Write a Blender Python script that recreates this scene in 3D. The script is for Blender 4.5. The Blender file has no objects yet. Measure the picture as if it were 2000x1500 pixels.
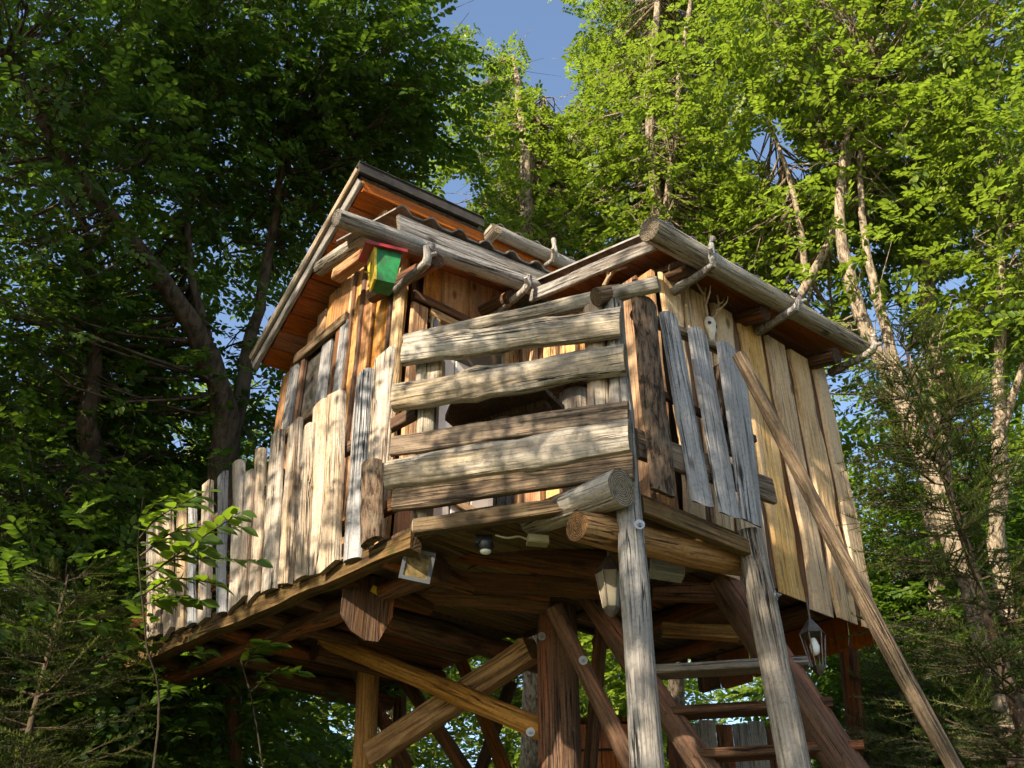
import bpy, math, random
import numpy as np
from mathutils import Matrix, Vector

# ------------------------------------------------------------------ camera, world, sun, exposure
scene = bpy.context.scene
col = scene.collection
FOCAL = 1944.0                       # focal length in pixels of the 2000 px wide photograph
PITCH = math.radians(33.4)
CAM = np.array([0.0, 0.0, 1.5])
cam_data = bpy.data.cameras.new("camera")
cam_data.sensor_width = 36.0
cam_data.lens = 36.0 * FOCAL / 2000.0
cam_data.clip_start = 0.05
cam_data.clip_end = 2000.0
cam = bpy.data.objects.new("camera", cam_data)
col.objects.link(cam)
cam.location = CAM
cam.rotation_euler = (math.pi / 2 + PITCH, 0, 0)
scene.camera = cam

SUN_AZ = math.radians(-143.0)        # compass direction of the sun, clockwise from the view direction
SUN_EL = math.radians(31.0)
world = bpy.data.worlds.new("World")
scene.world = world
world.use_nodes = True
wn = world.node_tree
sky = wn.nodes.new("ShaderNodeTexSky")
sky.sky_type = 'NISHITA'
sky.sun_disc = False
sky.sun_elevation = SUN_EL
sky.sun_rotation = SUN_AZ
sky.air_density = 1.0
sky.dust_density = 1.0
sky.ozone_density = 1.0
bg = wn.nodes["Background"]
bg.inputs[1].default_value = 0.115
wn.links.new(sky.outputs[0], bg.inputs[0])

sun_data = bpy.data.lights.new("sun", 'SUN')
sun_data.energy = 5.0
sun_data.angle = math.radians(0.53)
sun_data.color = (1.0, 0.88, 0.70)
sun = bpy.data.objects.new("sun", sun_data)
col.objects.link(sun)
to_sun = Vector((math.sin(SUN_AZ) * math.cos(SUN_EL), math.cos(SUN_AZ) * math.cos(SUN_EL), math.sin(SUN_EL)))
sun.rotation_euler = to_sun.to_track_quat('Z', 'Y').to_euler()
sun.location = to_sun * 40

scene.view_settings.view_transform = 'Standard'
scene.view_settings.look = 'None'
scene.view_settings.exposure = 1.35
scene.view_settings.gamma = 1.0
scene.cycles.max_bounces = 4
scene.cycles.diffuse_bounces = 3
scene.cycles.glossy_bounces = 1
scene.cycles.transmission_bounces = 2
scene.cycles.use_denoising = True
scene.cycles.use_adaptive_sampling = True
scene.cycles.adaptive_threshold = 0.03
scene.cycles.sample_clamp_indirect = 6.0

RNG = random.Random(11)
NP = np.random.default_rng(5)

# ------------------------------------------------------------------ geometry helpers
fw = np.array([0, math.cos(PITCH), math.sin(PITCH)])
upv = np.array([0, -math.sin(PITCH), math.cos(PITCH)])
rtv = np.array([1.0, 0, 0])
def direction(az):
    a = math.radians(az)
    return np.array([math.sin(a), math.cos(a), 0.0])
AX, BX = direction(50.0), direction(-40.0)       # the house's two horizontal axes
def ray(x, y): return fw + rtv * (x - 1000) / FOCAL + upv * (750 - y) / FOCAL
def world_at(x, y, d): return CAM + ray(x, y) * d
ORG = world_at(1225, 960, 5.0); ORG[2] = 0.0      # foot of the corner post
def local(p): v = np.asarray(p) - ORG; return np.array([v @ AX, v @ BX, p[2]])
def to_world(p): return ORG + AX * p[0] + BX * p[1] + np.array([0, 0, p[2]])
# points in the house frame (a along the front, b towards the back, z up): where a sight line meets a plane of the house
def onb(x, y, b): r = ray(x, y); return local(CAM + r * (BX @ (ORG + BX * b - CAM)) / (BX @ r))
def ona(x, y, a): r = ray(x, y); return local(CAM + r * (AX @ (ORG + AX * a - CAM)) / (AX @ r))
def onz(x, y, z): r = ray(x, y); return local(CAM + r * (z - CAM[2]) / r[2])
def ond(x, y, d): return local(world_at(x, y, d))
def onplane(x, y, p, n):                          # p, n in the house frame
    pw = to_world(p); nw = AX * n[0] + BX * n[1] + np.array([0, 0, n[2]])
    r = ray(x, y); return local(CAM + r * (nw @ (pw - CAM)) / (nw @ r))

FRAME = {}                                        # each object's matrix in its root's frame
def place(o, parent, M=None):
    M = Matrix.Identity(4) if M is None else M
    col.objects.link(o)
    if parent is not None:
        o.parent = parent
        o.matrix_basis = FRAME[parent.name].inverted() @ M
    else:
        o.matrix_basis = M
    FRAME[o.name] = M
    return o
def tag(o, label=None, cat=None, group=None, kind=None):
    if label: o["label"] = label
    if cat: o["category"] = cat
    if group: o["group"] = group
    if kind: o["kind"] = kind
    return o
def root(name, loc, rz, label, cat, group=None):
    o = bpy.data.objects.new(name, None)
    o.empty_display_size = 0.2
    col.objects.link(o)
    o.matrix_basis = Matrix.Translation(Vector(loc)) @ Matrix.Rotation(rz, 4, 'Z')
    FRAME[o.name] = Matrix.Identity(4)
    return tag(o, label, cat, group)
def mesh_of(name, verts, faces, mat, smooth=0.0, mats=None, fmat=None):
    me = bpy.data.meshes.new(name)
    me.from_pydata([tuple(map(float, v)) for v in verts], [], [tuple(f) for f in faces])
    if mats:
        for m in mats: me.materials.append(m)
        me.polygons.foreach_set("material_index", fmat)
    else:
        me.materials.append(mat)
    if smooth:
        me.polygons.foreach_set("use_smooth", [True] * len(me.polygons))
        me.set_sharp_from_angle(angle=math.radians(smooth))
    me.update()
    return me
def piece(name, me, parent, M=None, **kw):
    return tag(place(bpy.data.objects.new(name, me), parent, M), **kw)

def frame_between(p0, p1, face):
    """matrix whose z runs p0->p1 and whose y looks along face"""
    p0, p1 = Vector(p0), Vector(p1)
    z = (p1 - p0).normalized()
    f = Vector(face)
    y = (f - z * f.dot(z))
    if y.length < 1e-5: y = Vector((1, 0, 0)) - z * z.x
    y.normalize()
    x = y.cross(z)
    M = Matrix((x, y, z)).transposed().to_4x4()
    M.translation = p0
    return M, (p1 - p0).length

def smooth_noise(n, rng, k):
    """k-knot random curve sampled n times, range about -1..1"""
    xs = np.linspace(0, 1, max(k, 2)); ys = np.array([rng.uniform(-1, 1) for _ in xs])
    t = np.linspace(0, 1, n); i = np.clip((t * (len(xs) - 1)).astype(int), 0, len(xs) - 2)
    f = t * (len(xs) - 1) - i; f = f * f * (3 - 2 * f)
    return ys[i] * (1 - f) + ys[i + 1] * f

def profile(style, w, t):
    h = w / 2
    if style == 'plank':
        c = min(0.006, t * .2)
        return [(-h, c), (-h + c, 0), (h - c, 0), (h, c), (h, t - c), (h - c, t), (-h + c, t), (-h, t - c)]
    if style == 'slab':       # flat back at y=0, rounded front
        pts = [(-h, 0.0), (h, 0.0)]
        for k in range(9):
            a = math.pi * k / 8
            pts.append((h * math.cos(a) * (1.0), t * (0.25 + 0.75 * math.sin(a) ** 0.8) if 0 < k < 8 else t * .22))
        return pts
    if style == 'waney':      # sawn board with sloping bark edges
        return [(-h, 0.0), (h, 0.0), (h * .99, t * .35), (h * .86, t), (-h * .86, t), (-h * .99, t * .35)]
    n = 14
    return [(h * math.cos(2 * math.pi * k / n), h * math.sin(2 * math.pi * k / n)) for k in range(n)]

def stick(name, p0, p1, w, t, style, mat, parent, face=(0, -1, 0), seed=None, wav=0.0, bow=0.0, taper=1.0, endcut=0.0, segs=None, tip=0.0, knob=0, sag=None, foot=0.0, **kw):
    """one plank, half-log or log as its own object; p0, p1 in the house frame"""
    rng = random.Random(seed if seed is not None else RNG.random())
    M, L = frame_between(p0, p1, face)
    n = segs or max(3, min(22, int(L / 0.09) + 2))
    prof = np.array(profile(style, w, t))
    m = len(prof)
    zs = np.linspace(0, L, n)
    wl = smooth_noise(n, rng, max(3, int(L / .22))) * wav
    wr = smooth_noise(n, rng, max(3, int(L / .22))) * wav
    bx = smooth_noise(n, rng, 4) * bow; by = smooth_noise(n, rng, 4) * bow
    if sag is not None: bx = bx + sag * np.sin(np.linspace(0, math.pi, n))
    kb = np.zeros(n)
    for _ in range(knob):
        c = rng.uniform(.1, .9) * L
        kb += rng.uniform(.05, .16) * np.exp(-((zs - c) / .05) ** 2)
    verts = []
    ph = [rng.uniform(0, 6.28) for _ in range(4)]
    for i, z in enumerate(zs):
        s = 1 + (taper - 1) * (i / (n - 1))
        if style == 'log':
            ang = np.arctan2(prof[:, 1], prof[:, 0])
            rr = 1 + (wl[i] / (w / 2) if w else 0) + kb[i] * (np.cos(ang - ph[0]) > .3) + .025 * np.sin(3 * ang + ph[1] + z * 1.5) + .02 * np.sin(5 * ang + ph[2] - z * 2)
            xx = prof[:, 0] * s * rr + bx[i]; yy = prof[:, 1] * s * rr + by[i]
        else:
            side = (prof[:, 0] + w / 2) / w
            xx = prof[:, 0] * s * (1 + kb[i]) + wl[i] * (1 - side) + wr[i] * side + bx[i]
            yy = prof[:, 1] * (1 + .15 * kb[i]) + by[i] * .5
        zz = np.full(m, z)
        if i == n - 1 and tip: zz = zz - tip * np.abs(prof[:, 0] / (w / 2)) ** 2
        if i == 0 and foot: zz = zz + foot * np.abs(prof[:, 0] / (w / 2)) ** 2
        if endcut and i in (0, n - 1): zz = zz + endcut * prof[:, 0] / w * (1 if i else -1)
        verts += list(zip(xx, yy, zz))
    faces = []
    for i in range(n - 1):
        for k in range(m):
            k2 = (k + 1) % m
            faces.append((i * m + k, i * m + k2, (i + 1) * m + k2, (i + 1) * m + k))
    faces.append(tuple(range(m - 1, -1, -1)))
    faces.append(tuple((n - 1) * m + k for k in range(m)))
    me = mesh_of(name, verts, faces, mat, smooth=38)
    return piece(name, me, parent, M, **kw)

def box_data(x0, x1, y0, y1, z0, z1):
    v = [(x, y, z) for z in (z0, z1) for y in (y0, y1) for x in (x0, x1)]
    f = [(0, 2, 3, 1), (4, 5, 7, 6), (0, 1, 5, 4), (2, 6, 7, 3), (0, 4, 6, 2), (1, 3, 7, 5)]
    return v, f
def join_data(parts):
    V, Fc = [], []
    for v, f in parts:
        o = len(V); V += list(v); Fc += [tuple(i + o for i in q) for q in f]
    return V, Fc
def slab_from_quad(q, th):
    """solid plate from a 3D quad (counter-clockwise from above), thickened downward along its normal"""
    q = [np.array(p, float) for p in q]
    n = np.cross(q[1] - q[0], q[3] - q[0]); n /= np.linalg.norm(n)
    v = [tuple(p) for p in q] + [tuple(p - n * th) for p in q]
    f = [(0, 1, 2, 3), (7, 6, 5, 4), (0, 4, 5, 1), (1, 5, 6, 2), (2, 6, 7, 3), (3, 7, 4, 0)]
    return v, f
def lathe(prof, n=16, c=(0, 0, 0)):
    V = []; Fc = []
    for r, z in prof:
        for k in range(n):
            a = 2 * math.pi * k / n
            V.append((c[0] + r * math.cos(a), c[1] + r * math.sin(a), c[2] + z))
    for i in range(len(prof) - 1):
        for k in range(n):
            k2 = (k + 1) % n
            Fc.append((i * n + k, i * n + k2, (i + 1) * n + k2, (i + 1) * n + k))
    Fc.append(tuple(range(n - 1, -1, -1))); Fc.append(tuple((len(prof) - 1) * n + k for k in range(n)))
    return V, Fc
def tube_data(pts, radii, n=7):
    """tapered tube along a polyline"""
    pts = np.array(pts, float); V = []; Fc = []
    m = len(pts)
    for i in range(m):
        d = pts[min(i + 1, m - 1)] - pts[max(i - 1, 0)]
        d /= np.linalg.norm(d) + 1e-9
        u = np.cross(d, (0.31, 0.2, 0.93) if abs(d[2]) < .95 else (1, 0, 0)); u /= np.linalg.norm(u)
        w = np.cross(d, u)
        for k in range(n):
            a = 2 * math.pi * k / n
            V.append(tuple(pts[i] + (u * math.cos(a) + w * math.sin(a)) * radii[i]))
    for i in range(m - 1):
        for k in range(n):
            k2 = (k + 1) % n
            Fc.append((i * n + k, i * n + k2, (i + 1) * n + k2, (i + 1) * n + k))
    Fc.append(tuple(range(n - 1, -1, -1))); Fc.append(tuple((m - 1) * n + k for k in range(n)))
    return V, Fc
def spline(pts, n):
    """Catmull-Rom through the points"""
    P = [np.array(p, float) for p in pts]; P = [2 * P[0] - P[1]] + P + [2 * P[-1] - P[-2]]
    out = []
    segs = len(P) - 3
    for j in range(n):
        u = j / (n - 1) * segs; i = min(int(u), segs - 1); t = u - i
        a, b, c, d = P[i:i + 4]
        out.append(.5 * (2 * b + (c - a) * t + (2 * a - 5 * b + 4 * c - d) * t * t + (3 * b - a - 3 * c + d) * t ** 3))
    return np.array(out)

# ------------------------------------------------------------------ materials
class NT:
    def __init__(s, name):
        s.m = bpy.data.materials.new(name); s.m.use_nodes = True
        s.t = s.m.node_tree; s.b = s.t.nodes["Principled BSDF"]; s.out = s.t.nodes["Material Output"]
    def n(s, t, **k):
        o = s.t.nodes.new(t)
        for a, v in k.items(): setattr(o, a, v)
        return o
    def l(s, a, b): s.t.links.new(a, b)
    def math(s, op, a, b=None, clamp=False):
        o = s.n("ShaderNodeMath", operation=op); o.use_clamp = clamp
        for i, v in enumerate((a, b)):
            if v is None: continue
            if isinstance(v, (int, float)): o.inputs[i].default_value = v
            else: s.l(v, o.inputs[i])
        return o.outputs[0]
    def mix(s, f, a, b, mode='MIX'):
        o = s.n("ShaderNodeMix", data_type='RGBA', blend_type=mode)
        for i, v in ((0, f), (6, a), (7, b)):
            if isinstance(v, (int, float)): o.inputs[i].default_value = v
            elif isinstance(v, tuple): o.inputs[i].default_value = (*v, 1)
            else: s.l(v, o.inputs[i])
        return o.outputs[2]
    def ramp(s, f, *stops):
        o = s.n("ShaderNodeValToRGB"); s.l(f, o.inputs[0]); e = o.color_ramp.elements
        while len(e) < len(stops): e.new(.5)
        for q, (p, c) in zip(e, stops):
            q.position = p; q.color = (*c, 1) if isinstance(c, tuple) else (c, c, c, 1)
        return o.outputs[0]
    def noise(s, vec, scale, detail=3, rough=.55, dist=0.0):
        o = s.n("ShaderNodeTexNoise"); s.l(vec, o.inputs["Vector"])
        o.inputs["Scale"].default_value = scale; o.inputs["Detail"].default_value = detail
        o.inputs["Roughness"].default_value = rough; o.inputs["Distortion"].default_value = dist
        return o.outputs["Fac"]
    def scaled(s, vec, sc):
        o = s.n("ShaderNodeVectorMath", operation='MULTIPLY'); s.l(vec, o.inputs[0]); o.inputs[1].default_value = sc
        return o.outputs[0]
    def coords(s, spread=37.0):
        tc = s.n("ShaderNodeTexCoord"); oi = s.n("ShaderNodeObjectInfo")
        cx = s.n("ShaderNodeCombineXYZ")
        r = s.math('MULTIPLY', oi.outputs["Random"], spread)
        for i in range(3): s.l(r, cx.inputs[i])
        ad = s.n("ShaderNodeVectorMath", operation='ADD')
        s.l(tc.outputs["Object"], ad.inputs[0]); s.l(cx.outputs[0], ad.inputs[1])
        return tc.outputs["Object"], ad.outputs[0], oi.outputs["Random"]
    def bump(s, h, strength, dist=.01):
        o = s.n("ShaderNodeBump"); o.inputs["Strength"].default_value = strength; o.inputs["Distance"].default_value = dist
        s.l(h, o.inputs["Height"]); s.l(o.outputs[0], s.b.inputs["Normal"])

def wood(name, light, mid, dark, ring=1.0, grey=None, greyamt=0.0, crack=.5, knots=.6, rough=.8, bump=.5, moss=0.0, var=.3, stain=None, stainamt=0.0, ringscale=9.0):
    """board grain along the object's own z; end faces show rings"""
    k = NT(name)
    oc, p, rnd = k.coords()
    fine = k.noise(k.scaled(p, (75, 75, 3.2)), 1.0, 4, .65)
    body = k.noise(k.scaled(p, (ringscale, ringscale, .8)), 1.0, 2, .5, .35)
    bands = k.math('SINE', k.math('MULTIPLY', body, 46.0 * ring))
    bands = k.math('ADD', k.math('MULTIPLY', bands, .5), .5)
    bands = k.math('POWER', bands, 1.6)
    blotch = k.noise(k.scaled(p, (4, 4, 1.1)), 1.0, 3, .6)
    c = k.mix(k.ramp(blotch, (.32, 0.0), (.68, 1.0)), light, mid)
    c = k.mix(k.math('MULTIPLY', bands, k.math('ADD', k.math('MULTIPLY', k.math('FRACT', k.math('MULTIPLY', rnd, 13.7)), .6), .15)), c, dark)
    c = k.mix(k.ramp(fine, (.36, .8), (.56, 0.0)), c, dark)
    if stain:
        st = k.noise(k.scaled(p, (9, 9, .8)), 1.0, 3, .6, .6)
        c = k.mix(k.math('MULTIPLY', k.ramp(st, (.52, 0.0), (.62, 1.0)), stainamt), c, stain)
    if grey:
        g = k.noise(k.scaled(p, (7, 7, .9)), 1.0, 4, .65)
        g = k.ramp(g, (.5 - .35 * greyamt, 0.0), (.85 - .45 * greyamt, 1.0))
        c = k.mix(k.math('MULTIPLY', g, min(1.0, .35 + greyamt * .65)), c, grey)
    # knots
    vo = k.n("ShaderNodeTexVoronoi", feature='F1'); k.l(k.scaled(p, (4.2, 4.2, 2.0)), vo.inputs["Vector"]); vo.inputs["Scale"].default_value = 1.0
    kd = k.ramp(vo.outputs["Distance"], (.05, 1.0), (.085, .6), (.12, 0.0))
    c = k.mix(k.math('MULTIPLY', kd, knots), c, tuple(x * .28 for x in dark))
    # drying cracks
    cr = k.noise(k.scaled(p, (26, 26, .55)), 1.0, 3, .6)
    crk = k.ramp(k.math('ABSOLUTE', k.math('SUBTRACT', cr, .5)), (.006, 1.0), (.018, 0.0))
    crm = k.ramp(k.noise(k.scaled(p, (5, 5, .9)), 1.0, 2), (.46, 0.0), (.56, 1.0))
    crk = k.math('MULTIPLY', k.math('MULTIPLY', crk, crm), crack)
    c = k.mix(crk, c, tuple(x * .12 for x in dark))
    if moss:
        ms = k.noise(p, 9.0, 5, .7)
        c = k.mix(k.math('MULTIPLY', k.ramp(ms, (.55, 0.0), (.66, 1.0)), moss), c, (.10, .115, .035))
    # end grain
    ge = k.n("ShaderNodeNewGeometry")
    vt = k.n("ShaderNodeVectorTransform", vector_type='NORMAL', convert_from='WORLD', convert_to='OBJECT'); k.l(ge.outputs["True Normal"], vt.inputs[0])
    sx = k.n("ShaderNodeSeparateXYZ"); k.l(vt.outputs[0], sx.inputs[0])
    endm = k.ramp(k.math('ABSOLUTE', sx.outputs[2]), (.86, 0.0), (.93, 1.0))
    so = k.n("ShaderNodeSeparateXYZ"); k.l(oc, so.inputs[0])
    rad = k.math('SQRT', k.math('ADD', k.math('POWER', so.outputs[0], 2.0), k.math('POWER', so.outputs[1], 2.0)))
    rad = k.math('ADD', rad, k.math('MULTIPLY', k.noise(oc, 18.0, 2), .02))
    er = k.math('ADD', k.math('MULTIPLY', k.math('SINE', k.math('MULTIPLY', rad, 560.0)), .5), .5)
    ec = k.mix(er, tuple(min(1, x * .95) for x in mid), tuple(x * .6 for x in dark))
    chk = k.ramp(k.noise(oc, 26.0, 4, .7), (.3, 1.0), (.46, 0.0))
    ec = k.mix(k.math('MULTIPLY', chk, .6), ec, tuple(x * .3 for x in dark))
    c = k.mix(endm, c, ec)
    mot = k.noise(p, 42.0, 4, .7)
    c = k.mix(k.ramp(mot, (.36, .35), (.5, 0.0)), c, tuple(x * .55 for x in dark))
    # board to board variation
    hv = k.n("ShaderNodeHueSaturation"); k.l(c, hv.inputs["Color"])
    k.l(k.math('ADD', k.math('MULTIPLY', rnd, var), 1 - var / 2), hv.inputs["Value"])
    k.l(k.math('ADD', k.math('MULTIPLY', k.math('FRACT', k.math('MULTIPLY', rnd, 7.3)), .35), .85), hv.inputs["Saturation"])
    k.l(hv.outputs[0], k.b.inputs["Base Color"])
    k.b.inputs["Roughness"].default_value = rough
    k.b.inputs["Specular IOR Level"].default_value = .3
    h = k.math('SUBTRACT', k.math('ADD', k.math('MULTIPLY', fine, .7), k.math('MULTIPLY', bands, -.25)), k.math('MULTIPLY', crk, 2.2))
    h = k.math('ADD', h, k.math('MULTIPLY', k.noise(k.scaled(p, (14, 14, 3)), 1.0, 3), .6))
    k.bump(h, min(1.0, bump * 1.3), .018)
    return k.m

def bark(name, a, b, scale=1.0, lichen=0.0, lichcol=(.3, .3, .24), bump=1.0, world=False):
    k = NT(name)
    oc, p, rnd = k.coords()
    f = k.noise(k.scaled(p, (22 * scale, 22 * scale, 6 * scale)), 1.0, 5, .7, .4)
    g = k.noise(p, 4.0 * scale, 4, .6)
    c = k.mix(k.ramp(f, (.4, 0.0), (.58, 1.0)), a, b)
    c = k.mix(k.math('MULTIPLY', k.ramp(g, (.5, 0.0), (.66, 1.0)), lichen), c, lichcol)
    k.l(c, k.b.inputs["Base Color"]); k.b.inputs["Roughness"].default_value = .95
    k.b.inputs["Specular IOR Level"].default_value = .15
    k.bump(f, bump, .03)
    return k.m

def plain(name, colr, rough=.6, metal=0.0, nz=.15, scale=14.0, spec=.4, dirt=None):
    k = NT(name)
    oc, p, rnd = k.coords()
    f = k.noise(p, scale, 4, .6)
    c = k.mix(k.ramp(f, (.3, 0.0), (.7, 1.0)), tuple(min(1, x * (1 + nz)) for x in colr), tuple(x * (1 - nz * 1.5) for x in colr))
    if dirt:
        c = k.mix(k.ramp(k.noise(p, scale * .6, 5, .7), (.52, 0.0), (.62, .8)), c, dirt)
    k.l(c, k.b.inputs["Base Color"])
    k.b.inputs["Roughness"].default_value = rough; k.b.inputs["Metallic"].default_value = metal
    k.b.inputs["Specular IOR Level"].default_value = spec
    k.bump(f, .15, .004)
    return k.m

def leaf_mat(name, a, b, trans, tw=.45, rough=.45):
    k = NT(name)
    at = k.n("ShaderNodeAttribute"); at.attribute_name = "tone"
    c = k.ramp(at.outputs["Fac"], (0.0, tuple(x * .62 for x in a)), (.35, a), (.8, b), (1.0, (b[0] * 1.25, b[1] * 1.08, b[2] * 1.3)))
    k.l(c, k.b.inputs["Base Color"]); k.b.inputs["Roughness"].default_value = rough
    k.b.inputs["Specular IOR Level"].default_value = .35
    tr = k.n("ShaderNodeBsdfTranslucent")
    k.l(k.mix(at.outputs["Fac"], trans, tuple(min(1, x * 1.35) for x in trans)), tr.inputs[0])
    mx = k.n("ShaderNodeMixShader"); mx.inputs[0].default_value = tw
    k.l(k.b.outputs[0], mx.inputs[1]); k.l(tr.outputs[0], mx.inputs[2]); k.l(mx.outputs[0], k.out.inputs[0])
    return k.m

M_WALL = wood("honey_board", (.58, .32, .115), (.48, .22, .06), (.27, .095, .022), grey=(.42, .30, .18), greyamt=.3, crack=.7, knots=.8, stain=(.33, .10, .02), stainamt=.55, var=.3)
M_WALLPALE = wood("pale_board", (.68, .48, .25), (.62, .40, .18), (.44, .25, .10), grey=(.54, .45, .34), greyamt=.3, crack=.8, knots=.9, stain=(.46, .24, .09), stainamt=.25, var=.2, ringscale=6.5)
M_BATTEN = wood("bark_edge_batten", (.20, .088, .034), (.15, .062, .024), (.065, .024, .01), grey=(.22, .145, .09), greyamt=.25, crack=.5, knots=.3)
M_SOFFIT = wood("red_soffit_board", (.42, .135, .030), (.34, .10, .022), (.20, .052, .012), crack=.4, knots=.7, rough=.6, bump=.3, var=.25)
M_GREY = wood("grey_weathered_board", (.34, .32, .30), (.27, .25, .235), (.12, .105, .095), grey=(.38, .38, .39), greyamt=.5, crack=1.0, knots=.8, rough=.9, bump=.7, var=.25)
M_PICKET = wood("tan_weathered_slab", (.50, .40, .28), (.40, .30, .19), (.20, .13, .075), grey=(.44, .41, .37), greyamt=.35, crack=1.0, knots=.8, rough=.9, bump=.7, var=.4, stain=(.20, .10, .045), stainamt=.55)
M_RAIL = wood("tan_grey_log", (.44, .365, .255), (.35, .28, .185), (.13, .09, .052), grey=(.43, .405, .365), greyamt=.5, crack=1.0, knots=.8, rough=.9, bump=.8, var=.2, moss=.25)
M_RAILDARK = wood("dark_grained_plank", (.27, .195, .12), (.20, .14, .085), (.085, .055, .035), ring=1.4, crack=.7, knots=.9, rough=.9, bump=.8, var=.15)
M_POST = wood("grey_post", (.33, .285, .23), (.25, .21, .165), (.10, .075, .055), grey=(.33, .32, .30), greyamt=.45, crack=1.0, knots=.7, rough=.9, bump=.8, var=.15)
M_UNDER = wood("brown_timber", (.165, .085, .037), (.112, .053, .022), (.046, .019, .008), crack=.9, knots=.7, rough=.8, bump=.7, var=.35, stain=(.34, .10, .03), stainamt=.5)
M_BRACE = wood("amber_pole", (.46, .27, .11), (.36, .19, .07), (.16, .075, .028), crack=.9, knots=.8, rough=.75, bump=.6, var=.2)
M_DECK = wood("moss_brown_deck_board", (.18, .12, .058), (.135, .084, .038), (.056, .032, .014), crack=.7, knots=.7, rough=.85, bump=.6, moss=.6, var=.3)
M_DARK = wood("dark_backing_board", (.10, .055, .028), (.075, .04, .02), (.03, .015, .008), crack=.4, knots=.3, var=.2)
M_BARK = bark("slab_bark", (.025, .016, .011), (.17, .115, .075), 1.6, .45, (.22, .19, .14), 1.0)
M_FASCIA = wood("grey_fascia", (.34, .30, .255), (.26, .22, .18), (.12, .095, .07), ring=1.5, grey=(.38, .37, .36), greyamt=.4, crack=.8, knots=.9, bump=.7)
M_FELT = plain("roofing_felt", (.030, .024, .020), .95, nz=.4)
M_SHEET = plain("grey_corrugated_sheet", (.22, .205, .185), .85, nz=.35, dirt=(.10, .095, .06))
M_GLASS = plain("dim_window_pane", (.10, .09, .075), .12, nz=.3, scale=3.0, spec=.7)
M_PALEPANE = plain("pale_door_curtain", (.55, .52, .48), .5, nz=.1, scale=4.0)
M_METAL = plain("zinc_washer", (.30, .30, .29), .5, 1.0, nz=.12)
M_RED = plain("dark_red_paint", (.27, .018, .022), .45, nz=.25, dirt=(.15, .03, .03))
M_GREEN = plain("green_paint", (.012, .16, .04), .6, nz=.35, dirt=(.035, .10, .035))
M_YELLOW = plain("yellow_paint", (.60, .42, .03), .6, nz=.25, dirt=(.34, .22, .05))
M_BLACK = plain("black_plastic", (.012, .012, .013), .35, nz=.2)
M_BONE = plain("bleached_bone", (.62, .56, .46), .7, nz=.2, dirt=(.30, .22, .14))
M_ANTLER = plain("antler_horn", (.40, .28, .16), .6, nz=.35, scale=30)
M_WHITE = plain("white_plastic", (.68, .68, .62), .4, nz=.06)
M_FRAMEGREY = plain("grey_aluminium", (.07, .074, .078), .6, .2, nz=.1)
M_SOLAR = plain("amber_lens", (.14, .095, .03), .55, nz=.6, scale=22, spec=.25)
M_LANTERN = plain("bronze_lantern_metal", (.12, .10, .08), .5, .6, nz=.3)
M_FROST = plain("frosted_lantern_glass", (.22, .19, .13), .25, nz=.15)
M_BULB = plain("white_bulb_glass", (.8, .79, .74), .2, nz=.03)
M_CORD = plain("beige_cable", (.24, .21, .11), .6, nz=.1)

# ------------------------------------------------------------------ ground
def make_ground():
    k = NT("forest_floor")
    tc = k.n("ShaderNodeTexCoord")
    f = k.noise(tc.outputs["Object"], .35, 5, .65); g = k.noise(tc.outputs["Object"], 6.0, 4, .7)
    c = k.mix(k.ramp(f, (.42, 0.0), (.6, 1.0)), (.065, .095, .022), (.11, .085, .045))
    c = k.mix(k.ramp(g, (.4, .6), (.6, 0.0)), c, (.05, .05, .02))
    k.l(c, k.b.inputs["Base Color"]); k.b.inputs["Roughness"].default_value = 1.0
    k.bump(g, .6, .05)
    n = 61; xs = np.concatenate([-np.geomspace(900, 2, 30), [0], np.geomspace(2, 900, 30)])
    V = [(x, y, (0.12 * math.sin(x * .21 + 1) * math.cos(y * .17) if max(abs(x), abs(y)) > 3 else 0.0)) for y in xs for x in xs]
    Fc = [(j * n + i, j * n + i + 1, (j + 1) * n + i + 1, (j + 1) * n + i) for j in range(n - 1) for i in range(n - 1)]
    piece("ground", mesh_of("ground", V, Fc, k.m, smooth=60), None, kind="structure")
make_ground()

# ------------------------------------------------------------------ the tree house
HOUSE_ROT = math.atan2(AX[1], AX[0])
house = root("tree_house", ORG, HOUSE_ROT, "rustic wooden tree house on log stilts with a picket balcony", "tree house")
ZD = 3.83                                     # deck level
P0 = np.array([-.59, 1.063, 0.0])             # balcony corner where logs and pickets meet
FEN = np.array([math.sin(math.radians(-97)), math.cos(math.radians(-97)), 0])  # placeholder, set below
d47 = direction(-47); FEN = np.array([d47 @ AX, d47 @ BX, 0.0]); FEN_N = np.array([-FEN[1], FEN[0], 0.0])   # outward normal of the picket fence
LOGD = (P0 / np.linalg.norm(P0)); LOG_N = np.array([-LOGD[1], LOGD[0], 0.0])
WG, WF = -.186, 1.877                         # planes of the gable wall and of the door wall
BA, BB = .87, .40                             # left end and plane of the annex wall
AR = 2.82                                     # right end of the annex
BACK = 3.78
V3 = lambda a, b, z: np.array([a, b, z], float)

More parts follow.
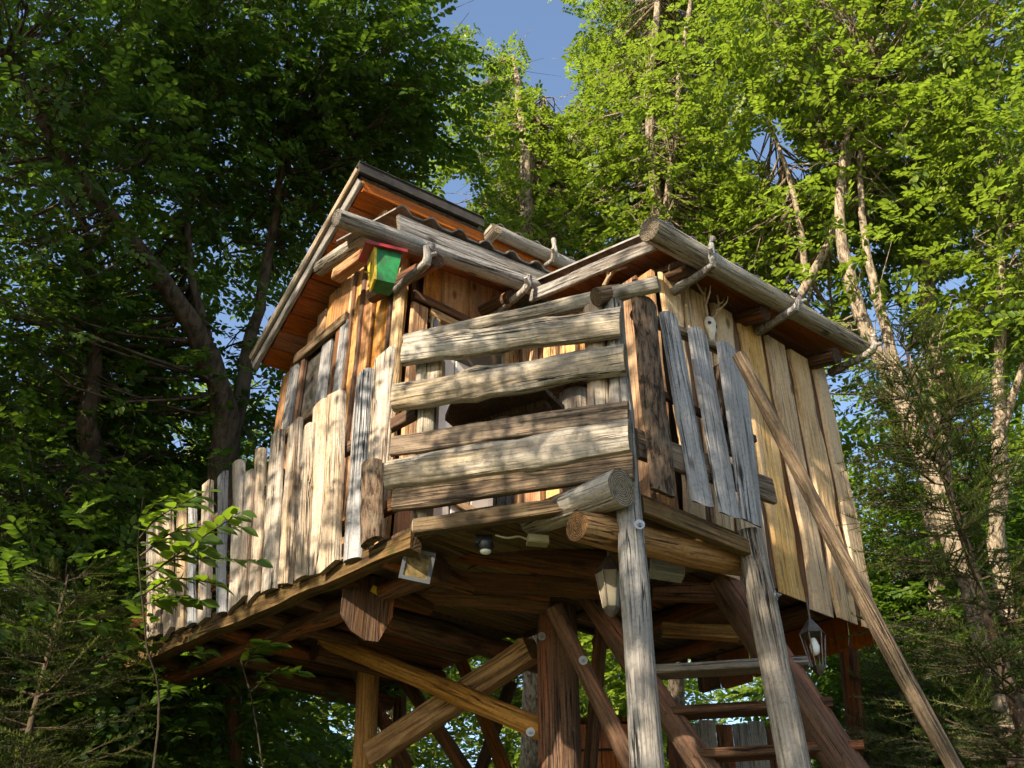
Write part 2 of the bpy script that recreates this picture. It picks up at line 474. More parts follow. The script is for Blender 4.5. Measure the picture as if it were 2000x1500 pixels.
def planks_in(parent, p_at, u0, u1, z0f, z1f, wmean, mats, face, prefix='plank', thick=.028, seed=1, wav=.008, jitter=.03, battens=None, off=0.0, tip=0.0, foot=0.0):
    """vertical boards side by side; p_at(u) gives the foot in plan, face the outward normal"""
    rng = random.Random(seed); u = u0
    face = np.array(face, float)
    while u < u1 - .03:
        w = min(wmean * rng.uniform(.75, 1.3), u1 - u)
        c = u + w / 2
        b = p_at(c) + face * (off + rng.uniform(0, .006))
        dz0, dz1 = rng.uniform(-jitter, jitter), 0
        stick(prefix, b + V3(0, 0, z0f(c) + dz0), b + V3(0, 0, z1f(c) + dz1), w * .97, thick, 'waney', rng.choice(mats), parent, face=face, seed=rng.random(), wav=wav, foot=foot)
        u += w
        if battens and u < u1 - .05:
            b = p_at(u) + face * (off + thick + .004)
            stick('batten', b + V3(0, 0, z0f(u) + .02), b + V3(0, 0, z1f(u)), rng.uniform(.03, .05), .018, 'waney', battens, parent, face=face, seed=rng.random(), wav=.006)

# --- gable wall
RKA = -.46                                                    # plane of the main roof's rake
RK0, RK1 = ona(705, 350, RKA), ona(503, 705, RKA)
RB, RE = RK0[1], RK1[1]
slope = (RK1[2] - RK0[2]) / (RK1[1] - RK0[1])
def roof_z(b): return RK0[2] + slope * (b - RK0[1])
gv, gf = join_data([([(WG + .05, WF + .03, 3.76), (WG + .05, BACK, 3.76), (WG + .05, BACK, roof_z(BACK) - .12), (WG + .05, RB + .1, roof_z(RB + .1) - .12), (WG + .05, WF + .03, 6.62),
                      (WG + .09, WF + .03, 3.76), (WG + .09, BACK, 3.76), (WG + .09, BACK, roof_z(BACK) - .12), (WG + .09, RB + .1, roof_z(RB + .1) - .12), (WG + .09, WF + .03, 6.62)],
                     [(0, 4, 3, 2, 1), (5, 6, 7, 8, 9), (0, 1, 6, 5), (1, 2, 7, 6), (2, 3, 8, 7), (3, 4, 9, 8), (4, 0, 5, 9)])])
gable = piece("gable_wall", mesh_of("gable_wall", gv, gf, M_DARK), house)
def gtop(u): return min(6.65 + max(0, u - WF) * 1.2, roof_z(u) - .14)
planks_in(gable, lambda u: V3(WG, u, 0), WF, 2.72, lambda u: 3.85, gtop, .19, [M_WALL, M_WALLPALE, M_WALL], (-1, 0, 0), seed=3, battens=M_BATTEN)
planks_in(gable, lambda u: V3(WG, u, 0), 2.72, 3.42, lambda u: 3.85, lambda u: 5.55, .18, [M_WALL, M_GREY], (-1, 0, 0), seed=8)
planks_in(gable, lambda u: V3(WG, u, 0), 2.72, 3.42, lambda u: 6.36, gtop, .18, [M_WALL], (-1, 0, 0), seed=9, jitter=.005)
planks_in(gable, lambda u: V3(WG, u, 0), 3.42, BACK, lambda u: 3.85, gtop, .19, [M_WALL, M_BATTEN, M_WALL], (-1, 0, 0), seed=4, battens=M_BATTEN)
# corner boards
stick('corner_board', V3(WG - .03, WF + .055, 3.84), V3(WG - .03, WF + .055, 6.66), .125, .03, 'waney', M_WALLPALE, gable, face=(-1, 0, 0), seed=2, wav=.008)
# window on the gable wall
wv, wf = box_data(WG - .012, WG + .02, 2.80, 3.34, 5.62, 6.28)
win = piece("window", mesh_of("window", wv, wf, M_GLASS), house, label="small dim window in the gable wall")
stick('frame', V3(WG - .02, 2.80, 5.58), V3(WG - .02, 2.80, 6.33), .06, .035, 'plank', M_BATTEN, win, face=(-1, 0, 0))
stick('frame', V3(WG - .02, 3.36, 5.58), V3(WG - .02, 3.36, 6.33), .06, .035, 'plank', M_BATTEN, win, face=(-1, 0, 0))
stick('mullion', V3(WG - .018, 3.0, 5.62), V3(WG - .018, 3.0, 6.28), .16, .02, 'waney', M_GREY, win, face=(-1, 0, 0))
stick('lintel', V3(WG - .03, 2.66, 6.33), V3(WG - .03, 3.48, 6.35), .09, .05, 'plank', M_RAILDARK, win, face=(-1, 0, 0), wav=.008)
stick('sill', V3(WG - .03, 2.70, 5.57), V3(WG - .03, 3.44, 5.57), .07, .08, 'plank', M_RAILDARK, win, face=(-1, 0, 0), wav=.008)
for bb_, w_, mt_ in ((2.70, .12, M_GREY), (3.50, .14, M_GREY)):
    stick('shutter', V3(WG - .035, bb_, 5.55), V3(WG - .035, bb_, 6.30), w_, .025, 'waney', mt_, win, face=(-1, 0, 0), wav=.006)

# --- door wall
fv, ff = box_data(WG + .1, BA + .05, WF + .05, WF + .09, 3.76, 6.75)
front = piece("door_wall", mesh_of("door_wall", fv, ff, M_DARK), house)
planks_in(front, lambda u: V3(u, WF, 0), WG + .12, BA + .02, lambda u: 6.13, lambda u: 6.72, .2, [M_WALL, M_WALL], (0, -1, 0), seed=21, jitter=.01)
planks_in(front, lambda u: V3(u, WF, 0), WG + .02, .0, lambda u: 3.85, lambda u: 6.05, .18, [M_WALL], (0, -1, 0), seed=22)
planks_in(front, lambda u: V3(u, WF, 0), .80, BA + .02, lambda u: 3.85, lambda u: 6.1, .1, [M_WALL], (0, -1, 0), seed=23)
stick('lintel', V3(WG + .02, WF - .034, 6.10), V3(BA, WF - .034, 6.10), .055, .03, 'plank', M_BATTEN, front, face=(0, -1, 0), wav=.008)
dv, df = box_data(.06, .74, WF + .0, WF + .03, 3.86, 6.0)
door = piece("door", mesh_of("door", dv, df, M_PALEPANE), house, label="pale door with diagonal brace behind the log railing")
for a_ in (.05, .755):
    stick('frame', V3(a_, WF - .012, 3.86), V3(a_, WF - .012, 6.03), .075, .035, 'plank', M_WALLPALE, door, face=(0, -1, 0))
stick('frame', V3(.0, WF - .015, 6.02), V3(.80, WF - .015, 6.02), .07, .035, 'plank', M_WALLPALE, door, face=(0, -1, 0))
for a_ in (.17, .34, .51, .66):
    stick('panel', V3(a_, WF - .003, 3.9), V3(a_, WF - .003, 5.7), .155, .018, 'plank', M_PALEPANE, door, face=(0, -1, 0))
pv, pf = box_data(.10, .71, WF - .006, WF - .001, 5.72, 5.97)
piece('pane', mesh_of("pane", pv, pf, M_GLASS), door)
stick('brace', V3(.10, WF - .024, 4.60), V3(.70, WF - .024, 4.46), .07, .022, 'plank', M_WALLPALE, door, face=(0, -1, 0))
hv, hf = box_data(.02, .05, WF - .06, WF - .045, 5.8, 5.95)
piece('hinge', mesh_of("hinge", hv, hf, M_METAL), door)

# --- annex: front wall, left wall, right wall, floor
av, af = join_data([box_data(BA + .04, AR - .03, BB + .05, BB + .09, 4.0, 5.95)])
annex = piece("annex_wall", mesh_of("annex_wall", av, af, M_DARK), house)
rng = random.Random(77); u = BA; widths = [.22, .26, .30, .34, .26, .30, .24]
tot = sum(widths); widths = [w * (AR - BA) / tot for w in widths]
for i, w in enumerate(widths):
    c = u + w / 2
    stick('plank', V3(c, BB - .026, 3.745 + rng.uniform(-.02, .03)), V3(c, BB - .026, 5.93), w * .77, .03, 'waney', M_WALLPALE, annex, face=(0, -1, 0), seed=i * 3.1, wav=.026, foot=.05)
    u += w
    if i < len(widths) - 1:
        stick('under_board', V3(u, BB, 3.84), V3(u, BB, 5.93), .15, .022, 'waney', M_BATTEN, annex, face=(0, -1, 0), seed=i * 7.7, wav=.018)
av, af = box_data(BA + .05, BA + .09, BB + .1, WF + .04, 3.76, 5.95)
annex_side = piece("annex_side_wall", mesh_of("annex_side_wall", av, af, M_DARK), house)
planks_in(annex_side, lambda u: V3(BA, u, 0), BB, WF, lambda u: 3.85, lambda u: 5.95 + .2 * (u - BB), .2, [M_WALL, M_WALLPALE], (-1, 0, 0), seed=31, battens=M_BATTEN)
av, af = box_data(AR - .05, AR - .01, BB + .1, 2.0, 4.0, 6.2)
annex_end = piece("annex_end_wall", mesh_of("annex_end_wall", av, af, M_DARK), house)
planks_in(annex_end, lambda u: V3(AR - .005, u, 0), BB + .02, 2.0, lambda u: 3.72, lambda u: 6.1, .24, [M_SOFFIT, M_UNDER, M_SOFFIT], (1, 0, 0), seed=32, wav=.015, foot=.06)
av, af = join_data([box_data(BA + .02, AR - .06, BB + .12, 2.0, 4.02, 4.07)])
afl = piece("annex_floor", mesh_of("annex_floor", av, af, M_DARK), house)
for i in range(5):
    b_ = BB + .26 + i * .28
    stick('floor_board', V3(BA + .02, b_, 4.015), V3(AR - .07, b_, 4.015), .26, .025, 'plank', M_UNDER, afl, face=(0, 0, -1))
for i in range(3):
    a_ = BA + .25 + i * .62
    stick('joist', V3(a_, BB + .14, 3.92), V3(a_, 2.0, 3.92), .12, .12, 'log', M_UNDER, afl, face=(0, 0, -1), wav=.006)
av, af = box_data(BA + .1, AR - .06, 2.02, 2.06, 4.0, 6.2)
piece("annex_back_wall", mesh_of("annex_back_wall", av, af, M_DARK), house)

# --- roofs
def corrugated(name, o, ex, ey, nx, ny, wave, amp, th, mat):
    """corrugated sheet: o corner, ex along the eave, ey up the slope"""
    o, ex, ey = map(lambda q: np.array(q, float), (o, ex, ey))
    n = np.cross(ex, ey); n /= np.linalg.norm(n)
    Lx = np.linalg.norm(ex); V = []; Fc = []
    for s in (0, 1):
        for j in range(ny + 1):
            for i in range(nx + 1):
                x = i / nx
                V.append(o + ex * x + ey * (j / ny) + n * (amp * max(-.15, math.sin(x * Lx / wave * 2 * math.pi)) - s * th))
    N = (nx + 1) * (ny + 1); id_ = lambda s, j, i: s * N + j * (nx + 1) + i
    for j in range(ny):
        for i in range(nx):
            Fc.append((id_(0, j, i), id_(0, j, i + 1), id_(0, j + 1, i + 1), id_(0, j + 1, i)))
            Fc.append((id_(1, j, i), id_(1, j + 1, i), id_(1, j + 1, i + 1), id_(1, j, i + 1)))
    for i in range(nx):
        Fc.append((id_(0, 0, i), id_(1, 0, i), id_(1, 0, i + 1), id_(0, 0, i + 1)))
        Fc.append((id_(0, ny, i), id_(0, ny, i + 1), id_(1, ny, i + 1), id_(1, ny, i)))
    for j in range(ny):
        Fc.append((id_(0, j, 0), id_(0, j + 1, 0), id_(1, j + 1, 0), id_(1, j, 0)))
        Fc.append((id_(0, j, nx), id_(1, j, nx), id_(1, j + 1, nx), id_(0, j + 1, nx)))
    return mesh_of(name, V, Fc, mat, smooth=50)
def gutter_hook(parent, p, seed, long=.22, mat=None):
    """forked branch stub that carries a gutter log"""
    rng = random.Random(seed)
    p = np.array(p)
    a = spline([p + V3(.02, .30, -.12), p + V3(0, .10, -.14), p + V3(0, -.10, -.13), p + V3(rng.uniform(-.03, .03), -.125, -.03), p + V3(rng.uniform(-.05, .05), -.11, long - .13)], 9)
    a = a + np.array([[rng.uniform(-.006, .006) for _ in range(3)] for _ in a])
    nub = np.array([a[5], a[5] + V3(rng.choice([-1, 1]) * .05, -.03, .03)])
    V, Fc = join_data([tube_data(nub, [.02, .014], 7), tube_data(a, np.linspace(.034, .022, 9) * (1 + .22 * np.array([rng.uniform(-1, 1) for _ in range(9)])), 8)])
    piece('gutter_hook', mesh_of('gutter_hook', V, Fc, mat or M_FASCIA, smooth=45), parent)

# main roof: falls to the back, high edge in front
ra0, ra1 = RKA, 1.9
def rp(a, b, dz=0): return V3(a, b, roof_z(b) + dz + .12 * (a - ra0))
mr = corrugated("main_roof", rp(ra0, RE, .03), rp(ra1, RE, .03) - rp(ra0, RE, .03), rp(ra0, RB, .03) - rp(ra0, RE, .03), 70, 3, .24, .03, .012, M_SHEET)
mroof = piece("main_roof", mr, house)
nb = 10
for i in range(nb):                                # soffit boards run along the eave
    b0_, b1_ = RB + .02 + (RE - RB - .04) * i / nb, RB + .02 + (RE - RB - .04) * (i + 1) / nb
    bm_ = (b0_ + b1_) / 2; wd = math.hypot(b1_ - b0_, (b1_ - b0_) * slope)
    stick('soffit_board', rp(ra0 + .03, bm_, -.055), rp(ra1 - .02, bm_, -.055), wd * .975, .03, 'plank', M_SOFFIT, mroof, face=(0, -slope, 1), seed=i + .3)
stick('rake_board', rp(ra0 - .005, RB - .02, -.05), rp(ra0 - .005, RE + .01, -.05), .15, .035, 'plank', M_FASCIA, mroof, face=(-1, 0, 0), seed=5, wav=.006)
stick('rake_board', rp(ra0 - .045, RB - .04, .02), rp(ra0 - .045, RE + .01, .02), .07, .03, 'plank', M_PICKET, mroof, face=(-1, 0, 0), seed=6, wav=.004)
FE = onb(945, 445, RB - .08)[0]
V, Fc = slab_from_quad([rp(ra0 - .07, RB - .07, .075), rp(FE, RB - .07, .075), rp(FE, RB + .26, .07), rp(ra0 - .07, RB + .26, .07)], .02)
V2, F2 = slab_from_quad([rp(ra0 - .07, RB - .09, -.075), rp(FE, RB - .09, -.075), rp(FE, RB - .07, .055), rp(ra0 - .07, RB - .07, .055)], .02)
piece('edge_felt', mesh_of('edge_felt', *join_data([(V, Fc), (V2, F2)]), M_FELT), mroof)
stick('edge_board', rp(ra0 + .0, RB - .02, -.12), rp(1.85, RB - .02, -.12), .11, .03, 'plank', M_SOFFIT, mroof, face=(0, -1, 0), seed=8)
# gutter along the right part of the high edge
g0, g1 = onb(965, 452, RB - .10), onb(1140, 532, RB - .10)
stick('gutter_log', g0, g1 + (g1 - g0) * .3, .13, .13, 'log', M_RAIL, mroof, seed=4, wav=.004)
gutter_hook(mroof, (g0 * .45 + g1 * .55), 5, .26)
stick('rafter', V3(g0[0] - .03, RB - .17, g0[2] - .03), V3(g0[0] - .03, RB + .6, g0[2] - .20), .12, .12, 'log', M_RAIL, mroof, seed=9)
mfr = corrugated("front_sheet", g0 + V3(0, -.03, .06), (g1 - g0) * 1.3, V3(0, .5, .10), 44, 2, .22, .035, .012, M_SHEET)
piece('front_sheet', mfr, mroof)
# wall strip under the high edge
cv, cf = box_data(WG + .05, 1.85, RB + .12, RB + .16, 6.5, 7.25)
cl = piece("clerestory_wall", mesh_of("clerestory_wall", cv, cf, M_DARK), house)
planks_in(cl, lambda u: V3(u, RB + .10, 0), WG + .02, 1.85, lambda u: 6.5, lambda u: 7.2, .24, [M_SOFFIT], (0, -1, 0), seed=61, jitter=.01)
# beam over the gable wall
b0_ = ona(785, 418, -.42); b1_ = ona(662, 500, -.42)
stick('purlin', b0_, b0_ + (b1_ - b0_) * 1.35, .13, .11, 'log', M_RAIL, mroof, seed=14, wav=.004)

# porch roof over the door
f0, f1 = onb(775, 440, 1.55), onb(1085, 562, 1.55)
fl = f1 - f0
psheet = corrugated("porch_roof", f0 + V3(-.05, -.05, .105), fl * 1.15, V3(0, .85, .27), 60, 2, .26, .042, .012, M_SHEET)
proof = piece("porch_roof", psheet, house)
stick('fascia', f0, f1 + fl * .05, .16, .035, 'plank', M_FASCIA, proof, face=(0, -1, 0), seed=3, wav=.008)
for i in range(3):
    o_ = V3(0, .06 + i * .15 + .06, .05 + (.06 + i * .15) * .30)
    stick('soffit_board', f0 + o_ + V3(.03, 0, -.10), f1 + o_ + V3(0, 0, -.10), .145, .025, 'plank', M_SOFFIT, proof, face=(0, -.3, 1), seed=i + 40)
q0, q1 = onb(657, 425, 1.45), onb(1108, 584, 1.45)
stick('gutter_log', q0, q1, .125, .125, 'log', M_POST, proof, seed=12, wav=.004, taper=1.1)
for x_, y_, s_ in ((822, 500, 1), (1010, 556, 2)):
    p_ = onb(x_, y_, 1.45)
    gutter_hook(proof, p_ + V3(0, .02, .02), s_, .16)
stick('rafter', V3(-.30, 1.35, q0[2] - .02), V3(-.30, 2.2, q0[2] + .18), .11, .10, 'log', M_UNDER, proof, seed=16)
stick('rafter', onb(1000, 580, 1.5), onb(1000, 580, 1.5) + V3(0, .6, .12), .11, .10, 'log', M_UNDER, proof, seed=17)
# bracket arm that holds the birdhouse, along the gable side
e0 = ona(722, 505, -.40); e1 = ona(672, 540, -.40)
stick('outrigger', e0, e0 + (e1 - e0) * 1.1, .10, .09, 'plank', M_WALL, proof, face=(-1, 0, 0), seed=18)

# annex roof
h0, h1 = onb(1268, 447, .08), onb(1692, 684, .08)
hz = (h0[2] + h1[2]) / 2
AEZ = 6.02
ax0, ax1 = .66, 3.0
asheet = corrugated("annex_roof", V3(ax0, .10, AEZ + .045), V3(ax1 - ax0, 0, .10), V3(0, 2.2, .568), 80, 3, .235, .04, .012, M_SHEET)
aroof = piece("annex_roof", asheet, house)
for i in range(9):
    b_ = .17 + i * .155
    stick('soffit_board', V3(ax0 + .04, b_, AEZ - .04 + .258 * (b_ - .1)), V3(ax1 - .03, b_, AEZ + .03 + .258 * (b_ - .1)), .152, .025, 'plank', M_SOFFIT, aroof, face=(0, -.258, 1), seed=i + 90)
r0, r1 = ona(1287, 477, ax0 - .01), ona(1085, 562, ax0 - .01)
stick('rake_board', r0, r1 + (r1 - r0) * .25, .105, .035, 'plank', M_FASCIA, aroof, face=(-1, 0, 0), seed=22, wav=.005)
stick('gutter_log', h0, h1, .17, .17, 'log', M_RAIL, aroof, seed=23, wav=.004, taper=.78)
for x_, y_, s_, lg in ((1365, 505, 1, .24), (1528, 590, 2, .14), (1675, 672, 3, .16)):
    p_ = onb(x_, y_, .08)
    gutter_hook(aroof, p_ + V3(0, .0, .01), s_ + 20, lg, M_FASCIA)
for a_ in (.95, 1.75, 2.62):
    stick('rafter', V3(a_, .14, AEZ - .13), V3(a_, 1.0, AEZ + .09), .13, .13, 'log', M_UNDER, aroof, seed=a_)

# --- deck
PF1 = P0 + FEN * 3.05                       # far end of the picket fence in plan
deckpoly = [(0.0, -.03), (.97, -.05), (1.02, .5), (1.0, 2.2), (WG + .1, 2.2), (WG + .12, PF1[1] + .02), (PF1[0], PF1[1]), (P0[0], P0[1])]
def prism(poly, z0, z1):
    n = len(poly)
    V = [(x, y, z0) for x, y in poly] + [(x, y, z1) for x, y in poly]
    Fc = [tuple(range(n - 1, -1, -1)), tuple(range(n, 2 * n))] + [(i, (i + 1) % n, n + (i + 1) % n, n + i) for i in range(n)]
    return V, Fc
deckpoly_in = [(x * .93 + .02, y * .97 + .04) for x, y in deckpoly]
deck = piece("deck", mesh_of("deck", *prism(deckpoly_in, ZD - .012, ZD + .0), M_DECK), house)
# deck boards seen from below: run from the fence to the wall
t_ = 0.0; i = 0
while t_ < 3.0:
    w_ = .15 + .03 * math.sin(i * 2.1)
    q = P0 + FEN * (t_ + w_ / 2)
    stick('deck_board', V3(q[0] + .015 - .02 * math.sin(i * 3.7), q[1], ZD - .045), V3(WG + .15, q[1] + .05, ZD - .045), w_ * .96, .032, 'plank', M_DECK, deck, face=(0, 0, 1), seed=i + 200, wav=.004)
    t_ += w_; i += 1
for i in range(11):
    f_ = (i + .5) / 11; q = P0 * f_ + V3(0, 0, ZD - .045)
    a_end = 1.0
    stick('deck_board', q + V3(.10, 0, 0), V3(a_end, q[1], ZD - .045), P0[1] / 11 * .96, .032, 'plank', M_DECK, deck, face=(0, 0, 1), seed=i + 230, wav=.004)
for i in range(6):
    b_ = P0[1] + .09 + i * .15
    stick('deck_board', V3(WG + .16, b_, ZD - .047), V3(1.0, b_, ZD - .047), .145, .03, 'plank', M_DECK, deck, face=(0, 0, 1), seed=i + 260)
# live-edge board at the log railing, joists and edge beams
c0, c1 = onz(838, 1038, ZD - .03), onz(1062, 1010, ZD - .03)
V, Fc = prism([tuple((c0 + V3(0, 0, 0))[:2]), tuple((c0 * .72 + c1 * .28 - LOG_N * -.045)[:2]), tuple((c0 * .4 + c1 * .6 + LOG_N * .06)[:2]), tuple((c1 + LOG_N * .01)[:2]), tuple((c1 - LOG_N * .22)[:2]), tuple((c0 - LOG_N * .22)[:2])][::-1], ZD - .012, ZD + .045)
piece('edge_plank', mesh_of('edge_plank', V, Fc, M_RAIL), deck)
stick('edge_beam', P0 + V3(-.02, -.04, ZD - .10) - FEN_N * .09, PF1 + V3(0, 0, ZD - .10) - FEN_N * .09, .11, .08, 'waney', M_DECK, deck, face=FEN_N, seed=301, wav=.014)
stick('bearer_log', P0 + V3(.30, .1, ZD - .15), PF1 + V3(.35, 0, ZD - .15), .13, .13, 'log', M_UNDER, deck, seed=311, wav=.012)
for i in range(7):
    q = P0 + FEN * (.25 + i * .42)
    stick('joist_log', V3(q[0] + .04, q[1], ZD - .11), V3(WG + .25, q[1] + .04, ZD - .11), .10, .10, 'log', M_UNDER, deck, seed=312 + i, wav=.01)
stick('joist_log', ond(1215, 952, 4.86), ond(1035, 1018, 5.30), .185, .185, 'log', M_RAIL, deck, seed=302, wav=.006, taper=.85)
stick('joist_log', onb(1126, 1028, .10), onb(1462, 1100, .10), .16, .16, 'log', M_BRACE, deck, seed=303, wav=.006)
stick('joist_log', ond(835, 1062, 5.75), ond(1185, 1105, 5.55), .17, .17, 'log', M_UNDER, deck, seed=304, wav=.008)
stick('joist_log', ond(625, 1140, 6.2), ond(1075, 1172, 6.1), .17, .17, 'log', M_UNDER, deck, seed=305, wav=.01)
stick('joist_log', ond(880, 1120, 5.9), ond(1230, 1140, 6.0), .22, .22, 'log', M_UNDER, deck, seed=306, wav=.008)
stick('header_beam', P0 * .97 + V3(.0, -.03, ZD - .06), V3(.02, .03, ZD - .06), .075, .07, 'plank', M_DECK, deck, face=LOG_N, seed=310, wav=.008)
stick('joist_plank', V3(.06, .0, ZD - .10), V3(1.0, -.02, ZD - .10), .09, .05, 'plank', M_DECK, deck, face=(0, -1, 0), seed=308)
stick('joist_plank', ond(1262, 1118, 5.5), ond(1330, 1128, 5.5), .075, .10, 'plank', M_GREY, deck, seed=309)
# house floor, with joists below
hv_, hf_ = box_data(WG + .14, .95, 2.2, BACK - .05, 3.80, 3.83)
hfloor = piece("house_floor", mesh_of("house_floor", hv_, hf_, M_DARK), house)
for i in range(12):
    b_ = 2.28 + i * .118
    stick('floor_board', V3(WG + .1, b_, 3.772), V3(.95, b_, 3.772), .115, .025, 'plank', M_UNDER, hfloor, face=(0, 0, 1), seed=i + 320)
for b_ in (2.05, 2.85, 3.5):
    stick('beam_log', V3(-.1, b_, 3.69), V3(1.5 if b_ < 2.5 else .95, b_, 3.69), .15, .15, 'log', M_UNDER, hfloor, seed=b_, wav=.01)

# --- log railing
lograil = stick("log_railing", V3(-.535, 1.02, ZD - .06), V3(-.535, 1.02, 5.06), .12, .12, 'log', M_RAIL, house, seed=400, wav=.005)
lograil["label"] = "balcony railing of stacked half logs"
def rail(x0, y0, x1, y1, px, style, mat, off, seed, name='rail_log', **k):
    o = LOG_N * off
    p0_, p1_ = onplane(x0, y0, o, LOG_N), onplane(x1, y1, o, LOG_N)
    w_ = px * 5.45 / FOCAL
    return stick(name, p0_, p1_, w_ * 1.02, w_ * (.36 if style == 'slab' else .3 if style == 'plank' else 1), style, mat, lograil, face=LOG_N, seed=seed, **k)
rail(793, 669, 1287, 556, 34, 'log', M_RAIL, .03, 411, 'top_pole', bow=.006, wav=.004)
rail(793, 690, 1216, 632, 63, 'slab', M_RAIL, .07, 412, wav=.012, knob=2)
rail(773, 782, 1224, 702, 66, 'slab', M_RAIL, .07, 413, wav=.02, knob=3)
rail(768, 874, 1229, 810, 44, 'plank', M_RAILDARK, .06, 414, 'rail_plank', wav=.010, knob=1)
rail(760, 930, 1233, 858, 66, 'slab', M_RAIL, .075, 415, wav=.014, knob=2)
rail(773, 974, 1240, 912, 54, 'plank', M_RAILDARK, .05, 416, 'rail_plank', wav=.015)
stick('knuckle', onplane(1165, 580, LOG_N * .10, LOG_N), V3(.03, -.02, 5.08), .09, .09, 'log', M_RAILDARK, lograil, seed=417, wav=.01)
stick('post_block', onplane(845, 715, LOG_N * -.03, LOG_N), onplane(845, 765, LOG_N * -.03, LOG_N), .17, .06, 'plank', M_RAIL, lograil, face=LOG_N, seed=418)
stick('inner_post', V3(-.06, .10, ZD), V3(-.06, .10, 5.0), .12, .05, 'slab', M_PICKET, lograil, face=LOG_N, seed=419)

# --- picket fence on the left
fence = stick("picket_fence", P0 + V3(0, 0, 4.55) - FEN_N * .04, PF1 + V3(0, 0, 4.55) - FEN_N * .04, .08, .05, 'plank', M_UNDER, house, face=FEN_N, seed=500)
fence["label"] = "balcony fence of rough slab pickets"
stick('fence_rail', P0 + V3(0, 0, 4.0) - FEN_N * .04, PF1 + V3(0, 0, 4.0) - FEN_N * .04, .08, .05, 'plank', M_UNDER, fence, face=FEN_N, seed=501)
for t_ in (.0, 1.5, 3.0):
    q = P0 + FEN * t_ - FEN_N * .10
    stick('fence_post', q + V3(0, 0, ZD), q + V3(0, 0, 4.75), .09, .09, 'log', M_UNDER, fence, seed=t_ + 510)
pk = [(755, 693, 736, 1000, 52, 1, .0), (731, 905, 731, 1062, 50, 3, .045), (715, 727, 690, 1095, 44, 0, .012), (662, 766, 648, 1110, 48, 1, .03), (632, 788, 612, 1128, 46, 2, .0),
      (606, 832, 592, 1132, 34, 2, .03), (580, 826, 562, 1142, 34, 2, .01), (546, 846, 528, 1156, 40, 2, .02), (513, 878, 500, 1170, 32, 2, .0), (494, 920, 480, 1172, 26, 1, .02), (470, 902, 462, 1188, 32, 1, .0),
      (438, 930, 434, 1200, 25, 0, .015), (409, 946, 404, 1214, 28, 1, .0), (379, 962, 378, 1222, 19, 0, .02), (357, 980, 356, 1232, 26, 1, .0), (333, 996, 334, 1238, 22, 2, .015), (313, 1010, 314, 1244, 19, 1, .0), (297, 1020, 299, 1248, 18, 2, .02)]
MP = [M_GREY, M_PICKET, M_PICKET, M_BARK]
for i, (x0, y0, x1, y1, w, m, of) in enumerate(pk):
    o = P0 + FEN_N * of
    top, bot = onplane(x0, y0, o, FEN_N), onplane(x1, y1, o, FEN_N)
    dd = np.linalg.norm(to_world(top) - CAM) * .97
    wid = w * dd / FOCAL * 1.06
    stick('picket', bot, top, wid, .035 if m != 3 else .06, 'slab' if i % 3 else 'waney', MP[m], fence, face=FEN_N, seed=600 + i, wav=.008, endcut=RNG.uniform(-.05, .05), tip=RNG.choice([0, .01, .02]), knob=1 if i % 2 else 0, bow=.006)

# --- picket railing on the right
RN = np.array([0.05, -1.0, 0])
prail = stick("picket_railing", onb(1236, 868, -.03), onb(1503, 962, -.03), .165, .04, 'plank', M_RAILDARK, house, face=RN, seed=700, wav=.006)
prail["label"] = "balcony railing of grey upright boards beside the annex"
stick('rail_pole', onb(1240, 612, -.03), onb(1448, 700, -.03), .075, .075, 'log', M_RAILDARK, prail, seed=701, wav=.004)
stick('rail_plank', onb(1262, 760, -.02), onb(1470, 860, -.02) , .05, .03, 'plank', M_DARK, prail, face=RN, seed=702)
rk = [(1254, 588, 1291, 972, 50, 3, .05), (1302, 613, 1371, 992, 44, 0, .02), (1358, 644, 1424, 1014, 44, 0, .03), (1416, 674, 1466, 1028, 42, 0, .03), (1440, 700, 1478, 1034, 22, 0, .012), (1402, 716, 1432, 900, 22, 3, -.06)]
for i, (x0, y0, x1, y1, w, m, of) in enumerate(rk):
    top, bot = onb(x0, y0, -.055 - of), onb(x1, y1, -.055 - of)
    wid = w * (np.linalg.norm(to_world(top) - CAM) * .97) / FOCAL * 1.26
    stick('picket', bot, top, wid, .03 if m != 3 else .05, 'slab', [M_GREY, 0, 0, M_BARK][m], prail, face=(0, -1, 0), seed=720 + i, wav=.006 if m != 3 else .014, tip=.025, foot=.02)

# --- supports
def bolts(parent, pts, face):
    for x, y, d in pts:
        p = ond(x, y, d); f = np.array(face, float)
        M, L = frame_between(p, p + f, (0, 0, 1))
        V, Fc = join_data([lathe([(.026, 0), (.026, .005)], 14), lathe([(.013, .005), (.013, .016)], 6), lathe([(.006, .016), (.006, .03)], 8)])
        piece('bolt', mesh_of('bolt', V, Fc, M_METAL, smooth=30), parent, M)
toCam = -np.array([fw @ AX, fw @ BX, 0.0])
def post(x0, y0, d0, x1, y1, d1, px, mat, seed, name='support_post', ground=True, style='log', **k):
    a_, b_ = ond(x0, y0, d0), ond(x1, y1, d1)
    if ground:
        b_ = a_ + (b_ - a_) * ((a_[2] + .15) / (a_[2] - b_[2]))
    w_ = px * d1 / FOCAL
    return stick(name, b_, a_, w_, w_, style, mat, house, face=toCam, seed=seed, wav=.006, **k)
p1b = V3(.0, 0, -.15)
p1o = stick('support_post', p1b, V3(.0, .0, 5.02), .185, .185, 'log', M_POST, house, seed=800, wav=.006, taper=.62)
bolts(p1o, [(1249, 1025, 4.80)], toCam)
p2o = post(1462, 1040, 5.50, 1553, 1500, 4.86, 72, M_POST, 801, taper=.85)
bolts(p2o, [(1515, 1163, 5.22)], toCam + V3(.8, 0, 0))
p3o = post(1086, 1165, 6.35, 1095, 1500, 5.75, 82, M_UNDER, 802)
bolts(p3o, [(1058, 1243, 6.08)], toCam)
